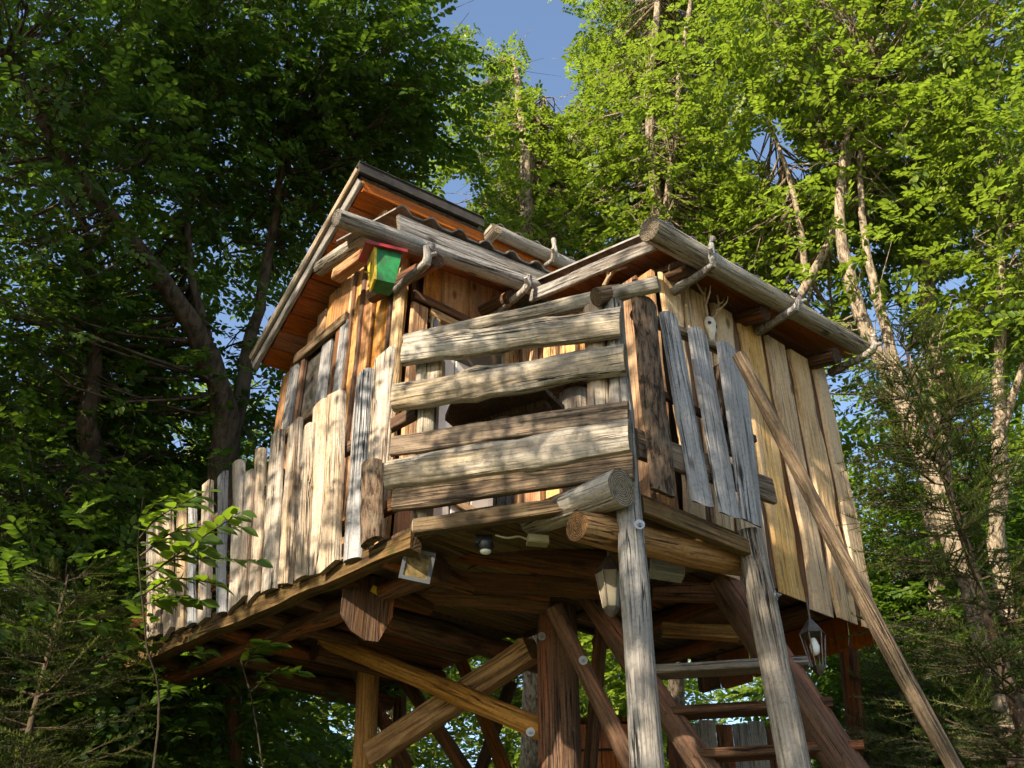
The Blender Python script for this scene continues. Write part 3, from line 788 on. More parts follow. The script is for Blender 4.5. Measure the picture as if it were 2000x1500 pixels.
p4o = post(722, 1270, 7.1, 712, 1500, 6.75, 46, M_BRACE, 803)
p5o = post(782, 1290, 8.0, 778, 1500, 7.7, 28, M_UNDER, 804)
p6o = post(455, 1200, 7.6, 458, 1500, 7.2, 30, M_DARK, 805)
p7o = post(1655, 1260, 7.9, 1680, 1500, 7.5, 40, M_UNDER, 806)
br = post(632, 1247, 6.75, 1128, 1453, 5.85, 42, M_BRACE, 820, 'brace', False)
bolts(br, [(1036, 1430, 5.80)], toCam)
post(742, 1472, 6.7, 1052, 1268, 6.3, 46, M_BRACE, 821, 'brace', False, style='plank')
b5 = post(868, 1212, 7.3, 985, 1500, 6.9, 27, M_UNDER, 822, 'brace', True)
bolts(b5, [(880, 1250, 7.05)], toCam)
post(765, 1290, 7.6, 905, 1500, 7.3, 30, M_UNDER, 823, 'brace', True)
b6 = post(1082, 1188, 5.95, 1222, 1475, 5.5, 36, M_UNDER, 824, 'brace', True)
bolts(b6, [(1139, 1290, 5.66)], toCam)
post(1290, 1235, 6.4, 1440, 1242, 6.4, 26, M_BRACE, 826, 'cross_beam', False, style='plank')
post(1270, 1160, 6.0, 1430, 1165, 6.0, 30, M_UNDER, 827, 'cross_beam', False, style='plank')

post(1180, 1150, 6.3, 1160, 1400, 6.1, 26, M_UNDER, 830, 'brace', True)
post(640, 1215, 7.3, 800, 1500, 6.9, 24, M_UNDER, 831, 'brace', False)
post(1000, 1330, 7.6, 940, 1500, 7.4, 26, M_DARK, 832, 'brace', True)
post(560, 1230, 6.9, 1050, 1215, 7.0, 40, M_DARK, 833, 'cross_beam', False)
# --- stair
s0, s1 = ond(1128, 1130, 6.15), ond(1390, 1520, 5.45)
s1 = s0 + (s1 - s0) * ((s0[2] + .1) / (s0[2] - s1[2]))
stair = stick("stair", s1, s0, .15, .15, 'log', M_UNDER, house, seed=850, wav=.006)
stair["label"] = "steep log stair with open plank treads"
t0_, t1_ = ond(1412, 1135, 6.0), ond(1660, 1510, 5.3)
t1_ = t0_ + (t1_ - t0_) * ((t0_[2] + .1) / (t0_[2] - t1_[2]))
stick("stringer", t1_, t0_, .20, .20, 'log', M_UNDER, stair, seed=851, wav=.006, taper=1.05)
zt = [onplane(1500, y, s0, np.array([*(s1 - s0)[:2] * 0 + np.array([toCam[0], toCam[1]]), 0]))[2] for y in (1225, 1318, 1405, 1490)]
z_ = 3.35
for i in range(13):
    zz = 3.26 - i * .235
    if zz < .1: break
    fa = (s0[2] - zz) / (s0[2] - s1[2]); fb = (t0_[2] - zz) / (t0_[2] - t1_[2])
    pa, pb = s0 + (s1 - s0) * fa, t0_ + (t1_ - t0_) * fb
    dd = (pb - pa); dd[2] = 0; dd /= np.linalg.norm(dd)
    pa = pa - dd * .03; pb = pb + dd * (.15 + .02 * math.sin(i * 5))
    pa[2] = pb[2] = zz
    stick('tread', pa, pb, .15, .05, 'plank', M_FASCIA if i % 3 == 0 else M_UNDER, stair, face=(0, 0, 1), seed=860 + i, wav=.004)
h_0, h_1 = ond(1440, 692, 5.62), ond(1876, 1510, 4.75)
h_1 = h_0 + (h_1 - h_0) * ((h_0[2] + .1) / (h_0[2] - h_1[2]))
stick("handrail_pole", h_1, h_0, .092, .092, 'log', M_RAILDARK, house, seed=870, wav=.004, bow=.025, segs=24, taper=.85, label="long leaning stair pole in front of the annex wall")

# ------------------------------------------------------------------ things on and around the house
def W(p): return to_world(p)
def root_at(name, p, label, cat, rz=None, group=None): return root(name, W(p), HOUSE_ROT if rz is None else rz, label, cat, group)

# birdhouse
bp = onb(750, 528, 1.52)
bh = root("birdhouse", W(bp + V3(0, 0, -.15)), HOUSE_ROT - math.radians(20), "green and yellow birdhouse with a red roof under the gutter log", "birdhouse")
hw, hd, hh = .095, .10, .25
def tapered(x0, x1, y0, y1, z0, z1, k):
    v, f = box_data(x0, x1, y0, y1, z0, z1)
    return [(x * (k if z == z0 else 1), y * (k if z == z0 else 1), z) for x, y, z in v], f
piece("body", mesh_of("body", *tapered(-hw + .016, hw, -hd, hd, 0, hh, .72), M_GREEN), bh)
Vf, Ff = [], []
nh = 16                                       # yellow front with a round hole
outer = [(-hd * .74, 0), (hd * .74, 0), (hd * 1.02, hh + .02), (-hd * 1.02, hh + .02)]
ring = [(.026 * math.cos(2 * math.pi * k / nh), .17 + .026 * math.sin(2 * math.pi * k / nh)) for k in range(nh)]
def sq(k):
    a = 2 * math.pi * k / nh; c, s = math.cos(a), math.sin(a); m = max(abs(c), abs(s)); c, s = c / m, s / m
    z = .0 if s <= -1 + 1e-6 else (hh + .02 if s >= 1 - 1e-6 else .17 + (s * (.17 if s < 0 else hh + .02 - .17)))
    wz = hd * (.74 + .28 * z / (hh + .02)); return (c * wz, z)
outr = [sq(k) for k in range(nh)]
for xx in (-hw - .006, -hw + .014):
    for lst in (outr, ring):
        for y, z in lst: Vf.append((xx * (.72 + .28 * z / hh), y, z))
for k in range(nh):
    k2 = (k + 1) % nh
    Ff += [(k, k2, nh + k2, nh + k), (2 * nh + k, 3 * nh + k, 3 * nh + k2, 2 * nh + k2), (nh + k, nh + k2, 3 * nh + k2, 3 * nh + k), (k, 2 * nh + k, 2 * nh + k2, k2)]
piece("front_panel", mesh_of("front_panel", Vf, Ff, M_YELLOW), bh)
V, Fc = slab_from_quad([(-hw - .07, -hd - .035, hh + .015), (hw + .03, -hd - .035, hh + .015), (hw + .03, hd + .03, hh + .06), (-hw - .07, hd + .03, hh + .06)], .022)
piece("roof", mesh_of("roof", V, Fc, M_RED), bh)
V, Fc = lathe([(.005, 0), (.005, .05)], 8)
piece("perch", mesh_of("perch", V, Fc, M_YELLOW), bh, Matrix.Translation((-hw * .85, 0, .10)) @ Matrix.Rotation(-math.pi / 2, 4, 'Y'))

# antlered skull on the annex wall
sp = onb(1383, 640, BB - .06)
sk = root("deer_skull", W(sp), HOUSE_ROT, "small bleached deer skull with two antlers on the annex wall", "skull")
V, Fc = lathe([(.012, -.13), (.022, -.12), (.028, -.07), (.045, -.02), (.050, .03), (.040, .06), (.018, .075)], 12)
V = [(x, y * .75 - .02, z) for x, y, z in V]
piece("cranium", mesh_of("cranium", V, Fc, M_BONE, smooth=60), sk)
for s in (-1, 1):
    V, Fc = lathe([(.012, 0), (.014, .006), (.006, .008)], 10)
    piece("eye_socket", mesh_of("eye_socket", V, Fc, M_BLACK, smooth=40), sk, Matrix.Translation((s * .036, -.042, .0)) @ Matrix.Rotation(math.pi / 2, 4, 'X') @ Matrix.Rotation(s * .6, 4, 'Y'))
    main = spline([(s * .02, -.02, .06), (s * .05, -.04, .12), (s * .075, -.06, .20), (s * .06, -.07, .28)], 8)
    t1 = spline([main[3], main[3] + V3(s * .03, -.07, .05), main[3] + V3(s * .035, -.09, .10)], 5)
    t2 = spline([main[5], main[5] + V3(s * .05, .0, .04), main[5] + V3(s * .075, .0, .09)], 5)
    V, Fc = join_data([tube_data(main, np.linspace(.014, .005, 8), 7), tube_data(t1, np.linspace(.010, .003, 5), 6), tube_data(t2, np.linspace(.010, .003, 5), 6)])
    piece("antler", mesh_of("antler", V, Fc, M_ANTLER, smooth=50), sk)
vv, vf = prism([(-.05, -.005), (.05, -.005), (.05, .02), (-.05, .02)], -.12, .10)
piece("mount_board", mesh_of("mount_board", vv, vf, M_BATTEN), sk, Matrix.Translation((0, .015, 0)))

# loose antler under the annex rake
lp = ona(1205, 545, BA - .05)
an = root("shed_antler", W(lp), HOUSE_ROT, "pale forked antler fixed under the annex roof edge", "antler")
main = spline([(0, .18, -.10), (-.02, .10, .0), (-.03, .0, .05), (-.02, -.12, .02)], 9)
t1 = spline([main[4], main[4] + V3(-.03, -.02, .06), main[4] + V3(-.03, -.06, .10)], 5)
V, Fc = join_data([tube_data(main, np.linspace(.026, .008, 9), 8), tube_data(t1, np.linspace(.016, .004, 5), 6)])
piece("beam", mesh_of("beam", V, Fc, M_ANTLER, smooth=50), an)

# octagonal table on the balcony
tp = onz(985, 812, 4.62)
tb = root("balcony_table", W(V3(tp[0], tp[1], ZD)), HOUSE_ROT + .35, "dark octagonal wooden table on the balcony behind the rails", "table")
oc = [(.36 * math.cos(math.pi / 8 + k * math.pi / 4), .36 * math.sin(math.pi / 8 + k * math.pi / 4)) for k in range(8)]
for k in range(5):                             # boards of the top
    y0, y1 = -.34 + k * .136, -.34 + (k + 1) * .136 - .004
    def half(y): return min(.333, .333 - max(0, abs(y) - .138))
    poly = [(-half(y0), y0), (half(y0), y0), (half(y1), y1), (-half(y1), y1)]
    piece("top_board", mesh_of("top_board", *prism(poly, .79, .825), M_RAILDARK), tb)
piece("batten", mesh_of("batten", *box_data(-.04, .04, -.3, .3, .755, .789), M_RAILDARK), tb)
piece("pedestal", mesh_of("pedestal", *lathe([(.07, .0), (.06, .3), (.06, .754)], 12), M_RAIL, smooth=40), tb)
piece("foot", mesh_of("foot", *box_data(-.22, .22, -.05, .05, .0, .06), M_RAILDARK), tb)

# stump stool
tp = ond(1128, 800, 6.2)
st = root("stump_seat", W(V3(tp[0], tp[1], ZD)), HOUSE_ROT, "upright log with a dark round cap behind the log rails", "stool")
piece("trunk_block", mesh_of("trunk_block", *lathe([(.115, 0), (.11, .5), (.115, tp[2] - ZD + .10)], 14), M_PICKET, smooth=40), st)
piece("cap", mesh_of("cap", *lathe([(.17, 0), (.19, .03), (.17, .07)], 18), M_BARK, smooth=40), st, Matrix.Translation((-.08, .02, tp[2] - ZD + .101)))

# lanterns
def lantern(name, p, label, s=1.0, bulb=False):
    r = root(name, W(p), HOUSE_ROT + .3, label, "lantern", "lanterns under the tree house")
    piece("cap", mesh_of("cap", *lathe([(.085 * s, 0), (.07 * s, .02 * s), (.035 * s, .07 * s), (.012 * s, .10 * s)], 6), M_LANTERN), r)
    piece("glass", mesh_of("glass", *lathe([(.04 * s, -.20 * s), (.072 * s, -.002)], 6), M_FROST), r) if not bulb else None
    for k in range(6):
        a = 2 * math.pi * k / 6
        V, Fc = tube_data([(.043 * s * math.cos(a), .043 * s * math.sin(a), -.20 * s), (.076 * s * math.cos(a), .076 * s * math.sin(a), 0)], [.005 * s, .005 * s], 5)
        piece("glazing_bar", mesh_of("glazing_bar", V, Fc, M_LANTERN), r)
    piece("base", mesh_of("base", *lathe([(.012 * s, -.25 * s), (.03 * s, -.23 * s), (.046 * s, -.20 * s)], 6), M_LANTERN), r)
    V, Fc = tube_data([(0, 0, .095 * s), (0, 0, .24 * s)], [.006, .006], 6)
    piece("hanger", mesh_of("hanger", V, Fc, M_LANTERN), r)
    if bulb: piece("bulb", mesh_of("bulb", *lathe([(.01, -.09), (.024, -.075), (.03, -.04), (.018, -.005), (.012, .01)], 12), M_BULB, smooth=60), r, Matrix.Translation((0, 0, -.03)))
lantern("lantern", ond(1190, 1120, 5.25), "pale glass lantern hanging behind the grey corner post", .95)
lantern("lantern", ond(1587, 1240, 5.8), "dark lantern with a white bulb under the annex", .95, True)

# square lamp hanging under the balcony edge
lp = ond(815, 1105, 5.35)
fl_ = root("hanging_lamp", W(lp), math.radians(8), "square grey framed lamp hanging under the balcony edge", "lamp")
Mt = Matrix.Rotation(math.radians(12), 4, 'X') @ Matrix.Rotation(math.radians(9), 4, 'Y')
V, Fc = join_data([box_data(-.085, .085, -.012, .02, -.085, -.065), box_data(-.085, .085, -.012, .02, .065, .085), box_data(-.085, -.065, -.012, .02, -.0645, .0645), box_data(.065, .085, -.012, .02, -.0645, .0645)])
piece("frame", mesh_of("frame", V, Fc, M_FRAMEGREY), fl_, Mt)
piece("lens", mesh_of("lens", *box_data(-.0645, .0645, -.004, .012, -.0645, .0645), M_SOLAR), fl_, Mt)
V, Fc = tube_data([(-.01, 0, .085), (-.012, .02, .17)], [.003, .003], 5)
piece("wire", mesh_of("wire", V, Fc, M_BLACK), fl_)

# motion sensor
mp = ond(945, 1062, 5.25)
ms = root("motion_sensor", W(mp), 0.0, "black motion sensor on the beam below the balcony", "sensor")
piece("housing", mesh_of("housing", *box_data(-.045, .045, -.02, .05, -.005, .045), M_BLACK), ms)
piece("head", mesh_of("head", *lathe([(.03, -.05), (.042, -.03), (.042, -.006)], 14), M_BLACK, smooth=40), ms, Matrix.Translation((.01, -.02, 0)))
piece("lens", mesh_of("lens", *lathe([(.008, -.068), (.026, -.06), (.03, -.0505)], 14), M_WHITE, smooth=60), ms, Matrix.Translation((.01, -.02, 0)))

# junction box with cable
jp = ond(1050, 1056, 5.2)
jb = root("junction_box", W(jp), 0.2, "cream junction box with a short cable under the deck", "junction box")
piece("case", mesh_of("case", *box_data(-.055, .055, -.03, .03, -.022, .022), M_YELLOW if False else M_CORD), jb)
piece("lid", mesh_of("lid", *box_data(-.05, .05, -.036, -.031, -.018, .018), M_CORD), jb)
V, Fc = tube_data(spline([(-.055, 0, 0), (-.10, .0, .015), (-.16, .0, .0), (-.22, .02, .02)], 10), [.006] * 10, 6)
piece("cable", mesh_of("cable", V, Fc, M_CORD, smooth=50), jb)

# shield shaped board hanging below the left walkway
hp = onz(722, 1158, 3.66)
hb = root("hanging_shield_board", W(hp), math.radians(20), "dark pointed plank board hanging below the picket walkway", "board")
hb.scale = (.78, .78, .85)
sh = [(-.20, .12), (-.20, -.17), (-.06, -.33), (.10, -.33), (.19, -.14), (.19, .12)]
for k in range(4):
    x0, x1 = -.20 + k * .0975, -.20 + (k + 1) * .0975 - .004
    def low(x):
        if x < -.06: return -.17 - (x + .20) / .14 * .16
        if x < .10: return -.33
        return -.33 + (x - .10) / .09 * .19
    V = [(x0, 0, .12), (x1, 0, .12), (x1, 0, low(x1)), (x0, 0, low(x0)), (x0, .025, .12), (x1, .025, .12), (x1, .025, low(x1)), (x0, .025, low(x0))]
    Fc = [(0, 3, 2, 1), (4, 5, 6, 7), (0, 1, 5, 4), (1, 2, 6, 5), (2, 3, 7, 6), (3, 0, 4, 7)]
    piece("plank", mesh_of("plank", V, Fc, M_DARK if k != 3 else M_UNDER), hb)
piece("reflector", mesh_of("reflector", *box_data(-.03, .03, -.008, -.001, -.0, .05), M_YELLOW), hb, Matrix.Translation((.03, 0, 0)) @ Matrix.Rotation(.4, 4, 'Y'))
piece("strap", mesh_of("strap", *box_data(-.19, .18, .026, .045, .04, .10), M_UNDER), hb)

# cupboard and plank screen on the ground under the house
cp = ond(1185, 1403, 6.9)
cb = root("storage_cupboard", W(V3(cp[0], cp[1], 0)), math.radians(-3), "reddish plank cupboard standing below the tree house", "cupboard")
zc = cp[2]
piece("carcass", mesh_of("carcass", *box_data(-.24, .24, .02, .5, 0, zc - .03), M_DARK), cb)
for k in range(5):
    x = -.24 + .048 + k * .096
    for j, (za, zb) in enumerate(((.05, zc - .50), (zc - .47, zc - .22), (zc - .20, zc - .04))):
        stick('plank', (x, .018, za), (x, .018, zb), .092, .018, 'plank', M_SOFFIT, cb, face=(0, -1, 0), seed=k + j * 9)
piece("top", mesh_of("top", *box_data(-.27, .27, -.03, .53, zc - .028, zc), M_UNDER), cb)
sp_ = ond(1430, 1412, 7.4)
sc = root("plank_screen", W(V3(sp_[0], sp_[1], 0)), math.radians(4), "grey brown upright plank screen behind the stair", "screen")
zs_ = sp_[2]
piece("back_rail", mesh_of("back_rail", *join_data([box_data(-.5, .5, .03, .07, zs_ - .25, zs_ - .17), box_data(-.5, .5, .03, .07, .5, .58)]), M_UNDER), sc)
for k in range(8):
    x = -.5 + .0625 + k * .125
    stick('plank', (x, .028, .02), (x, .028, zs_ + .02 * math.sin(k * 4)), .12, .024, 'plank', M_FASCIA if k % 3 else M_UNDER, sc, face=(0, -1, 0), seed=k + 50)

# ------------------------------------------------------------------ trees
L_LIGHT = leaf_mat("sun_toned_leaf", (.065, .115, .012), (.165, .205, .030), (.30, .42, .030), .34)  # lighter leaf copy, the sunlit look is put into the colour
L_DARK = leaf_mat("shade_toned_leaf", (.022, .055, .010), (.065, .105, .016), (.16, .27, .020), .36)  # darker leaf copy, shade is painted into its colour
L_SAP = leaf_mat("sapling_leaf", (.080, .15, .018), (.12, .19, .022), (.24, .36, .02), .42)
NEEDLE = leaf_mat("spruce_needle", (.034, .066, .015), (.135, .165, .028), (.13, .18, .018), .25, .5)
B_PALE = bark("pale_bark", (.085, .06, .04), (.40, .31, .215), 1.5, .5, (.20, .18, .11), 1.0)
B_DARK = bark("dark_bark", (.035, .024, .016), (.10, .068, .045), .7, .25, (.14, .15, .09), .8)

def quick_mesh(name, V, quads, mats, tone=None, tris=None):
    me = bpy.data.meshes.new(name)
    nq = len(quads); nt = 0 if tris is None else len(tris)
    me.vertices.add(len(V)); me.vertices.foreach_set("co", np.asarray(V, np.float32).ravel())
    loops = np.asarray(quads, np.int32).ravel() if nq else np.zeros(0, np.int32)
    starts = np.arange(nq) * 4
    if nt:
        starts = np.concatenate([starts, nq * 4 + np.arange(nt) * 3]); loops = np.concatenate([loops, np.asarray(tris, np.int32).ravel()])
    me.loops.add(len(loops)); me.loops.foreach_set("vertex_index", loops)
    me.polygons.add(nq + nt); me.polygons.foreach_set("loop_start", starts.astype(np.int32))
    for m in mats: me.materials.append(m)
    me.update(calc_edges=True)
    if tone is not None:
        at = me.attributes.new("tone", 'FLOAT', 'POINT'); at.data.foreach_set("value", np.asarray(tone, np.float32))
    me.validate()
    return me

def leaf_template(n, rng, length=.085):
    """flat spray of n leaves on a short twig along +x, face up +z; 6 verts, 2 quads per leaf"""
    Vs = []
    L = .36
    for k in range(n):
        s = (k + .6) / n; side = 1 if k % 2 else -1
        if k == n - 1: side = 0
        base = np.array([s * L, 0, -.05 * s * s])
        ang = side * rng.uniform(.65, 1.15) + rng.uniform(-.15, .15)
        l = length * rng.uniform(.6, 1.25) * (1.1 - .35 * abs(s - .55)); w = l * rng.uniform(.24, .30)
        d = np.array([math.cos(ang), math.sin(ang), rng.uniform(-.45, .15)]); d /= np.linalg.norm(d)
        up = np.array([rng.uniform(-.45, .45), rng.uniform(-.45, .45), 1.0]); sd = np.cross(up, d); sd /= np.linalg.norm(sd); up = np.cross(d, sd)
        b = base + d * .012
        fold = .28 * w
        pts = [b, b + d * l * .32 + sd * w + up * fold, b + d * l * .68 + sd * w * .82 + up * fold * .8, b + d * l - up * l * .06, b + d * l * .68 - sd * w * .82 + up * fold * .8, b + d * l * .32 - sd * w + up * fold]
        Vs += pts
    return np.array(Vs)
trng = random.Random(3)
SPRAYS = [leaf_template(14, trng, .095) for _ in range(5)]

def crown_mesh(name, clumps, per, mat, rng, scale=1.0, flat=.75, spread=.42, base=np.zeros(3)):
    """clumps: (centre, outward direction, radius). returns leaf mesh"""
    allV = []; tones = []
    for c, o, r in clumps:
        m = max(3, int(per * rng.uniform(.7, 1.3) * (r / spread) ** 2))
        pos = rng.normal(size=(m, 3)) * np.array([r, r, r * .55]) * .62
        for j in range(m):
            p = c + pos[j]
            d = o * .6 + pos[j] / (r + 1e-6) * .7 + rng.normal(size=3) * .35
            d[2] = d[2] * .4 - .12
            d /= np.linalg.norm(d) + 1e-9
            if in_gap(base + p) or in_gap(base + p + d * .36 * scale): continue
            up = np.array([0, 0, 1.0]) + rng.normal(size=3) * (1 - flat) * 1.3
            y = np.cross(up, d); y /= np.linalg.norm(y) + 1e-9; z = np.cross(d, y)
            R = np.stack([d, y, z], 1) * scale * rng.uniform(.8, 1.2)
            T = SPRAYS[rng.integers(len(SPRAYS))]
            allV.append(T @ R.T + p)
            tn = np.clip(rng.uniform(.05, .8) + rng.normal(size=len(T) // 6) * .28, 0, 1)
            tones.append(np.repeat(tn, 6))
    V = np.concatenate(allV); tone = np.concatenate(tones)
    nl = len(V) // 6; b = np.arange(nl)[:, None] * 6
    q = np.concatenate([b + np.array([[0, 1, 2, 3]]), b + np.array([[0, 3, 4, 5]])], 0)
    return quick_mesh(name, V, q, [mat], tone)

GAPS = [(930, 5, 58, 42), (1085, 110, 34, 100), (1030, 30, 60, 40), (870, 40, 25, 40), (1500, 285, 34, 48), (1528, 325, 30, 42), (900, 375, 32, 34), (1650, 790, 24, 40), (1738, 655, 24, 62), (1605, 570, 26, 22),
        (1655, 495, 16, 30), (1700, 585, 16, 26), (1775, 560, 20, 40), (1870, 560, 22, 30), (1900, 455, 20, 16), (1705, 840, 16, 24), (1640, 730, 22, 16), (1560, 330, 20, 22), (1770, 300, 14, 12), (1975, 500, 16, 20), (345, 865, 16, 24), (365, 745, 14, 20), (500, 640, 14, 20), (560, 240, 12, 10), (370, 800, 16, 12), (640, 395, 12, 10)]   # openings between the crowns where the sky shows
def in_gap(q):
    v = q - CAM; d = v @ fw
    if d < 1: return False
    x, y = 1000 + FOCAL * (v @ rtv) / d, 750 - FOCAL * (v @ upv) / d
    for gx, gy, rx, ry in GAPS:
        u, w = (x - gx) / rx, (y - gy) / ry
        if u * u + w * w < 2.6:
            a = math.atan2(w, u)
            if u * u + w * w < (1 + .28 * math.sin(3 * a + gx) + .22 * math.sin(5 * a + gy * 1.7)) ** 2: return True
    return False
def blob_clumps(blobs, rng, gap=.0):
    out = []
    for c, rad, n in blobs:
        c = np.array(c, float); rad = np.array(rad, float)
        for _ in range(n):
            d = rng.normal(size=3); d /= np.linalg.norm(d)
            t = rng.uniform(.2, 1.0) ** .5
            q = c + d * rad * t
            out.append((q, d, rng.uniform(.3, .8)))
    return out

def make_tree(name, base, stems, blobs, leafmat, barkmat, label, per=16, seed=0, group=None, scale=1.0, limbs=True, cat="tree", limb_r=.014):
    """stems: list of (points in world space, r0, r1); first starts at the ground"""
    rng = np.random.default_rng(seed)
    base = np.array(base, float)
    t = root(name, base, 0.0, label, cat, group)
    data = []; skel = []
    for pts, r0, r1 in stems:
        sp_ = spline(pts, max(10, len(pts) * 4))
        sp_ = sp_ + rng.normal(size=sp_.shape) * r0 * .07
        data.append(tube_data(sp_ - base, np.linspace(r0, r1, len(sp_)) * (1 + rng.normal(size=len(sp_)) * .04), 10))
        for i, q in enumerate(sp_):
            if q[2] > base[2] + 2.5: skel.append((q, r0 + (r1 - r0) * i / len(sp_)))
    V, Fc = join_data(data)
    tr = piece("trunk", mesh_of("trunk", V, Fc, barkmat, smooth=60), t)
    clumps = blob_clumps(blobs, rng)
    bd = []
    if limbs:
        S = np.array([s[0] for s in skel])
        for c, o, r in clumps:
            dist = np.linalg.norm(S - c, axis=1) + np.maximum(0, S[:, 2] - c[2]) * 1.0
            k = int(np.argmin(dist)); s = S[k]
            if np.linalg.norm(s - c) > 2.3 or in_gap(c): continue
            mid = (s + c) / 2 + rng.normal(size=3) * .15 + np.array([0, 0, -.08])
            pts = spline([s, mid, c], 6)
            rr = min(skel[k][1] * .5, limb_r * (0.6 + .5 * np.linalg.norm(c - s)))
            bd.append(tube_data(pts - base, np.linspace(rr, .004, 6), 5))
            for _ in range(2):
                e = c + rng.normal(size=3) * r * .6
                bd.append(tube_data(np.array([pts[3], (pts[4] + e) / 2, e]) - base, [.006, .004, .002], 4))
        V, Fc = join_data(bd)
        piece("branches", mesh_of("branches", V, Fc, barkmat, smooth=60), t)
    cm = crown_mesh("crown", [(c - base, o, r) for c, o, r in clumps], per, leafmat, rng, scale, base=base)
    piece("crown", cm, t, kind="stuff")
    return t
def copy_tree(src, loc, rz, s, label):
    r = src.copy(); col.objects.link(r)
    r.matrix_basis = Matrix.Translation(Vector(loc)) @ Matrix.Rotation(rz, 4, 'Z') @ Matrix.Scale(s, 4)
    r["label"] = label
    for ch in list(src.children):
        c = ch.copy(); col.objects.link(c); c.parent = r
    return r
def px(path): return [world_at(*q) for q in path]
def gnd(p): return np.array([p[0], p[1], -.05])

# big dark tree left of the house
m = px([(440, 1180, 9.6), (438, 900, 9.9), (432, 770, 10.0), (385, 655, 10.0), (325, 555, 9.9), (245, 455, 9.7), (130, 310, 9.5), (10, 110, 9.3)])
tl_base = gnd(m[0])
s2 = px([(446, 860, 10.0), (470, 780, 10.3), (485, 680, 10.6), (510, 580, 10.9), (535, 430, 11.2), (560, 250, 11.6)])
s3 = px([(425, 745, 10.0), (395, 620, 10.3), (372, 530, 10.5), (365, 400, 10.8), (362, 220, 11.2)])
BL = [(world_at(x, y, d), (r, r, r * .8), n) for x, y, d, r, n in (
    (720, 120, 11.4, .9, 34), (560, 90, 11.2, 1.3, 44), (330, 60, 10.8, 1.4, 46), (90, 60, 9.6, 1.3, 38), (700, 300, 12.0, 1.0, 30), (500, 290, 11.4, 1.2, 38), (250, 260, 10.8, 1.2, 38), (40, 330, 9.4, 1.1, 30),
    (600, 440, 12.2, .9, 22), (420, 470, 11.8, 1.0, 24), (180, 520, 10.8, 1.1, 30), (0, 620, 9.6, 1.0, 26), (810, 250, 12.2, .55, 14), (300, 640, 11.5, .9, 22), (700, -60, 11.6, .9, 24), (520, 700, 10.8, .4, 8), (540, 790, 10.6, .3, 5), (450, -120, 11.0, 1.3, 28))]
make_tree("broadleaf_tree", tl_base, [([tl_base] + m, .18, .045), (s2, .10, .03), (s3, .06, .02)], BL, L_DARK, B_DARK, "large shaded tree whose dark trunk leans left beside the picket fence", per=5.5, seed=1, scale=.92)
# lower shade tree behind it
m = px([(150, 1100, 9.0), (175, 800, 9.6), (190, 600, 10.0), (160, 420, 10.2)])
b_ = gnd(m[0])
BL = [(world_at(x, y, d), (r, r, r * .8), n) for x, y, d, r, n in (
    (120, 760, 10.4, 1.1, 40), (280, 830, 11.0, .9, 32), (60, 960, 9.5, 1.0, 34), (240, 1000, 10.6, .9, 30), (380, 960, 11.6, .8, 20), (130, 1160, 9.0, .9, 30), (300, 1180, 9.8, .8, 26), (420, 1330, 9.2, .8, 24), (230, 1350, 8.6, .8, 24), (60, 1380, 8.0, .8, 24), (520, 1400, 9.8, .7, 16), (370, 1490, 8.8, .7, 16), (0, 960, 8.6, .5, 9), (130, 1270, 7.0, .5, 14), (330, 1400, 7.4, .45, 12), (440, 1450, 7.8, .4, 10), (190, 1440, 6.8, .5, 12))]
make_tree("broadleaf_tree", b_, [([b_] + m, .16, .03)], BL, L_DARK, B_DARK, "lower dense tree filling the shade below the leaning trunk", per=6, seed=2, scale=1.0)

# sunlit trees behind the house
def crown_px(lst): return [(world_at(x, y, d), (r, r, r * .85), n) for x, y, d, r, n in lst]
m = px([(1035, 900, 12.6), (1032, 500, 12.8), (1028, 330, 13.1), (1020, 230, 13.5), (1003, 110, 14.2)])
b_ = gnd(px([(1035, 1500, 12.5)])[0])
tc_ = make_tree("broadleaf_tree", b_, [([b_] + m, .15, .03), (px([(1030, 380, 13.0), (1045, 280, 13.5), (1062, 190, 14.0)]), .06, .02)],
    crown_px([(985, 150, 14.8, .5, 14), (1000, 250, 14.5, .75, 26), (960, 340, 14.2, .85, 30), (1060, 380, 14.0, .85, 30), (930, 450, 13.6, .8, 24), (1090, 480, 13.6, .9, 28), (1000, 560, 13.2, 1.1, 30), (1160, 420, 13.8, .7, 22), (1060, 270, 14.4, .5, 12), (1050, 60, 15.0, .3, 5), (960, 10, 15.0, .35, 5)]),
    L_LIGHT, B_PALE, "sunlit tree with a narrow top beside the blue sky gap", per=6.0, scale=.74, seed=3)
m = px([(1300, 900, 12.0), (1290, 520, 12.3), (1275, 320, 12.6), (1266, 180, 12.9), (1285, 20, 13.4), (1290, -150, 14)])
b_ = gnd(px([(1300, 1500, 12.2)])[0])
tr1 = make_tree("broadleaf_tree", b_, [([b_] + m, .10, .035), (px([(1300, 420, 12.3), (1318, 260, 12.4), (1330, 120, 12.7), (1350, 0, 13.0), (1360, -120, 13.4)]), .05, .025)],
    crown_px([(1210, 60, 14.6, .7, 24), (1300, 30, 14.8, .8, 26), (1410, 60, 14.4, .8, 24), (1180, 200, 14.3, .6, 20), (1290, 200, 14.4, .8, 22), (1420, 210, 14.0, .8, 26), (1200, 320, 13.8, .85, 28), (1330, 350, 13.6, .9, 30), (1430, 360, 13.2, .6, 20), (1250, 450, 13.4, 1.0, 30), (1390, 480, 13.0, .9, 28), (1480, 440, 12.8, .6, 20), (1250, -90, 14.8, 1.0, 24), (1420, -90, 14.6, 1.0, 22), (1130, 330, 14.0, .5, 12), (1285, 260, 12.1, .3, 6), (1310, 110, 12.4, .35, 6), (1280, 400, 11.9, .35, 6)]),
    L_LIGHT, B_PALE, "tall sunlit tree with pale upright stems above the annex roof", per=6.0, scale=.74, seed=4)
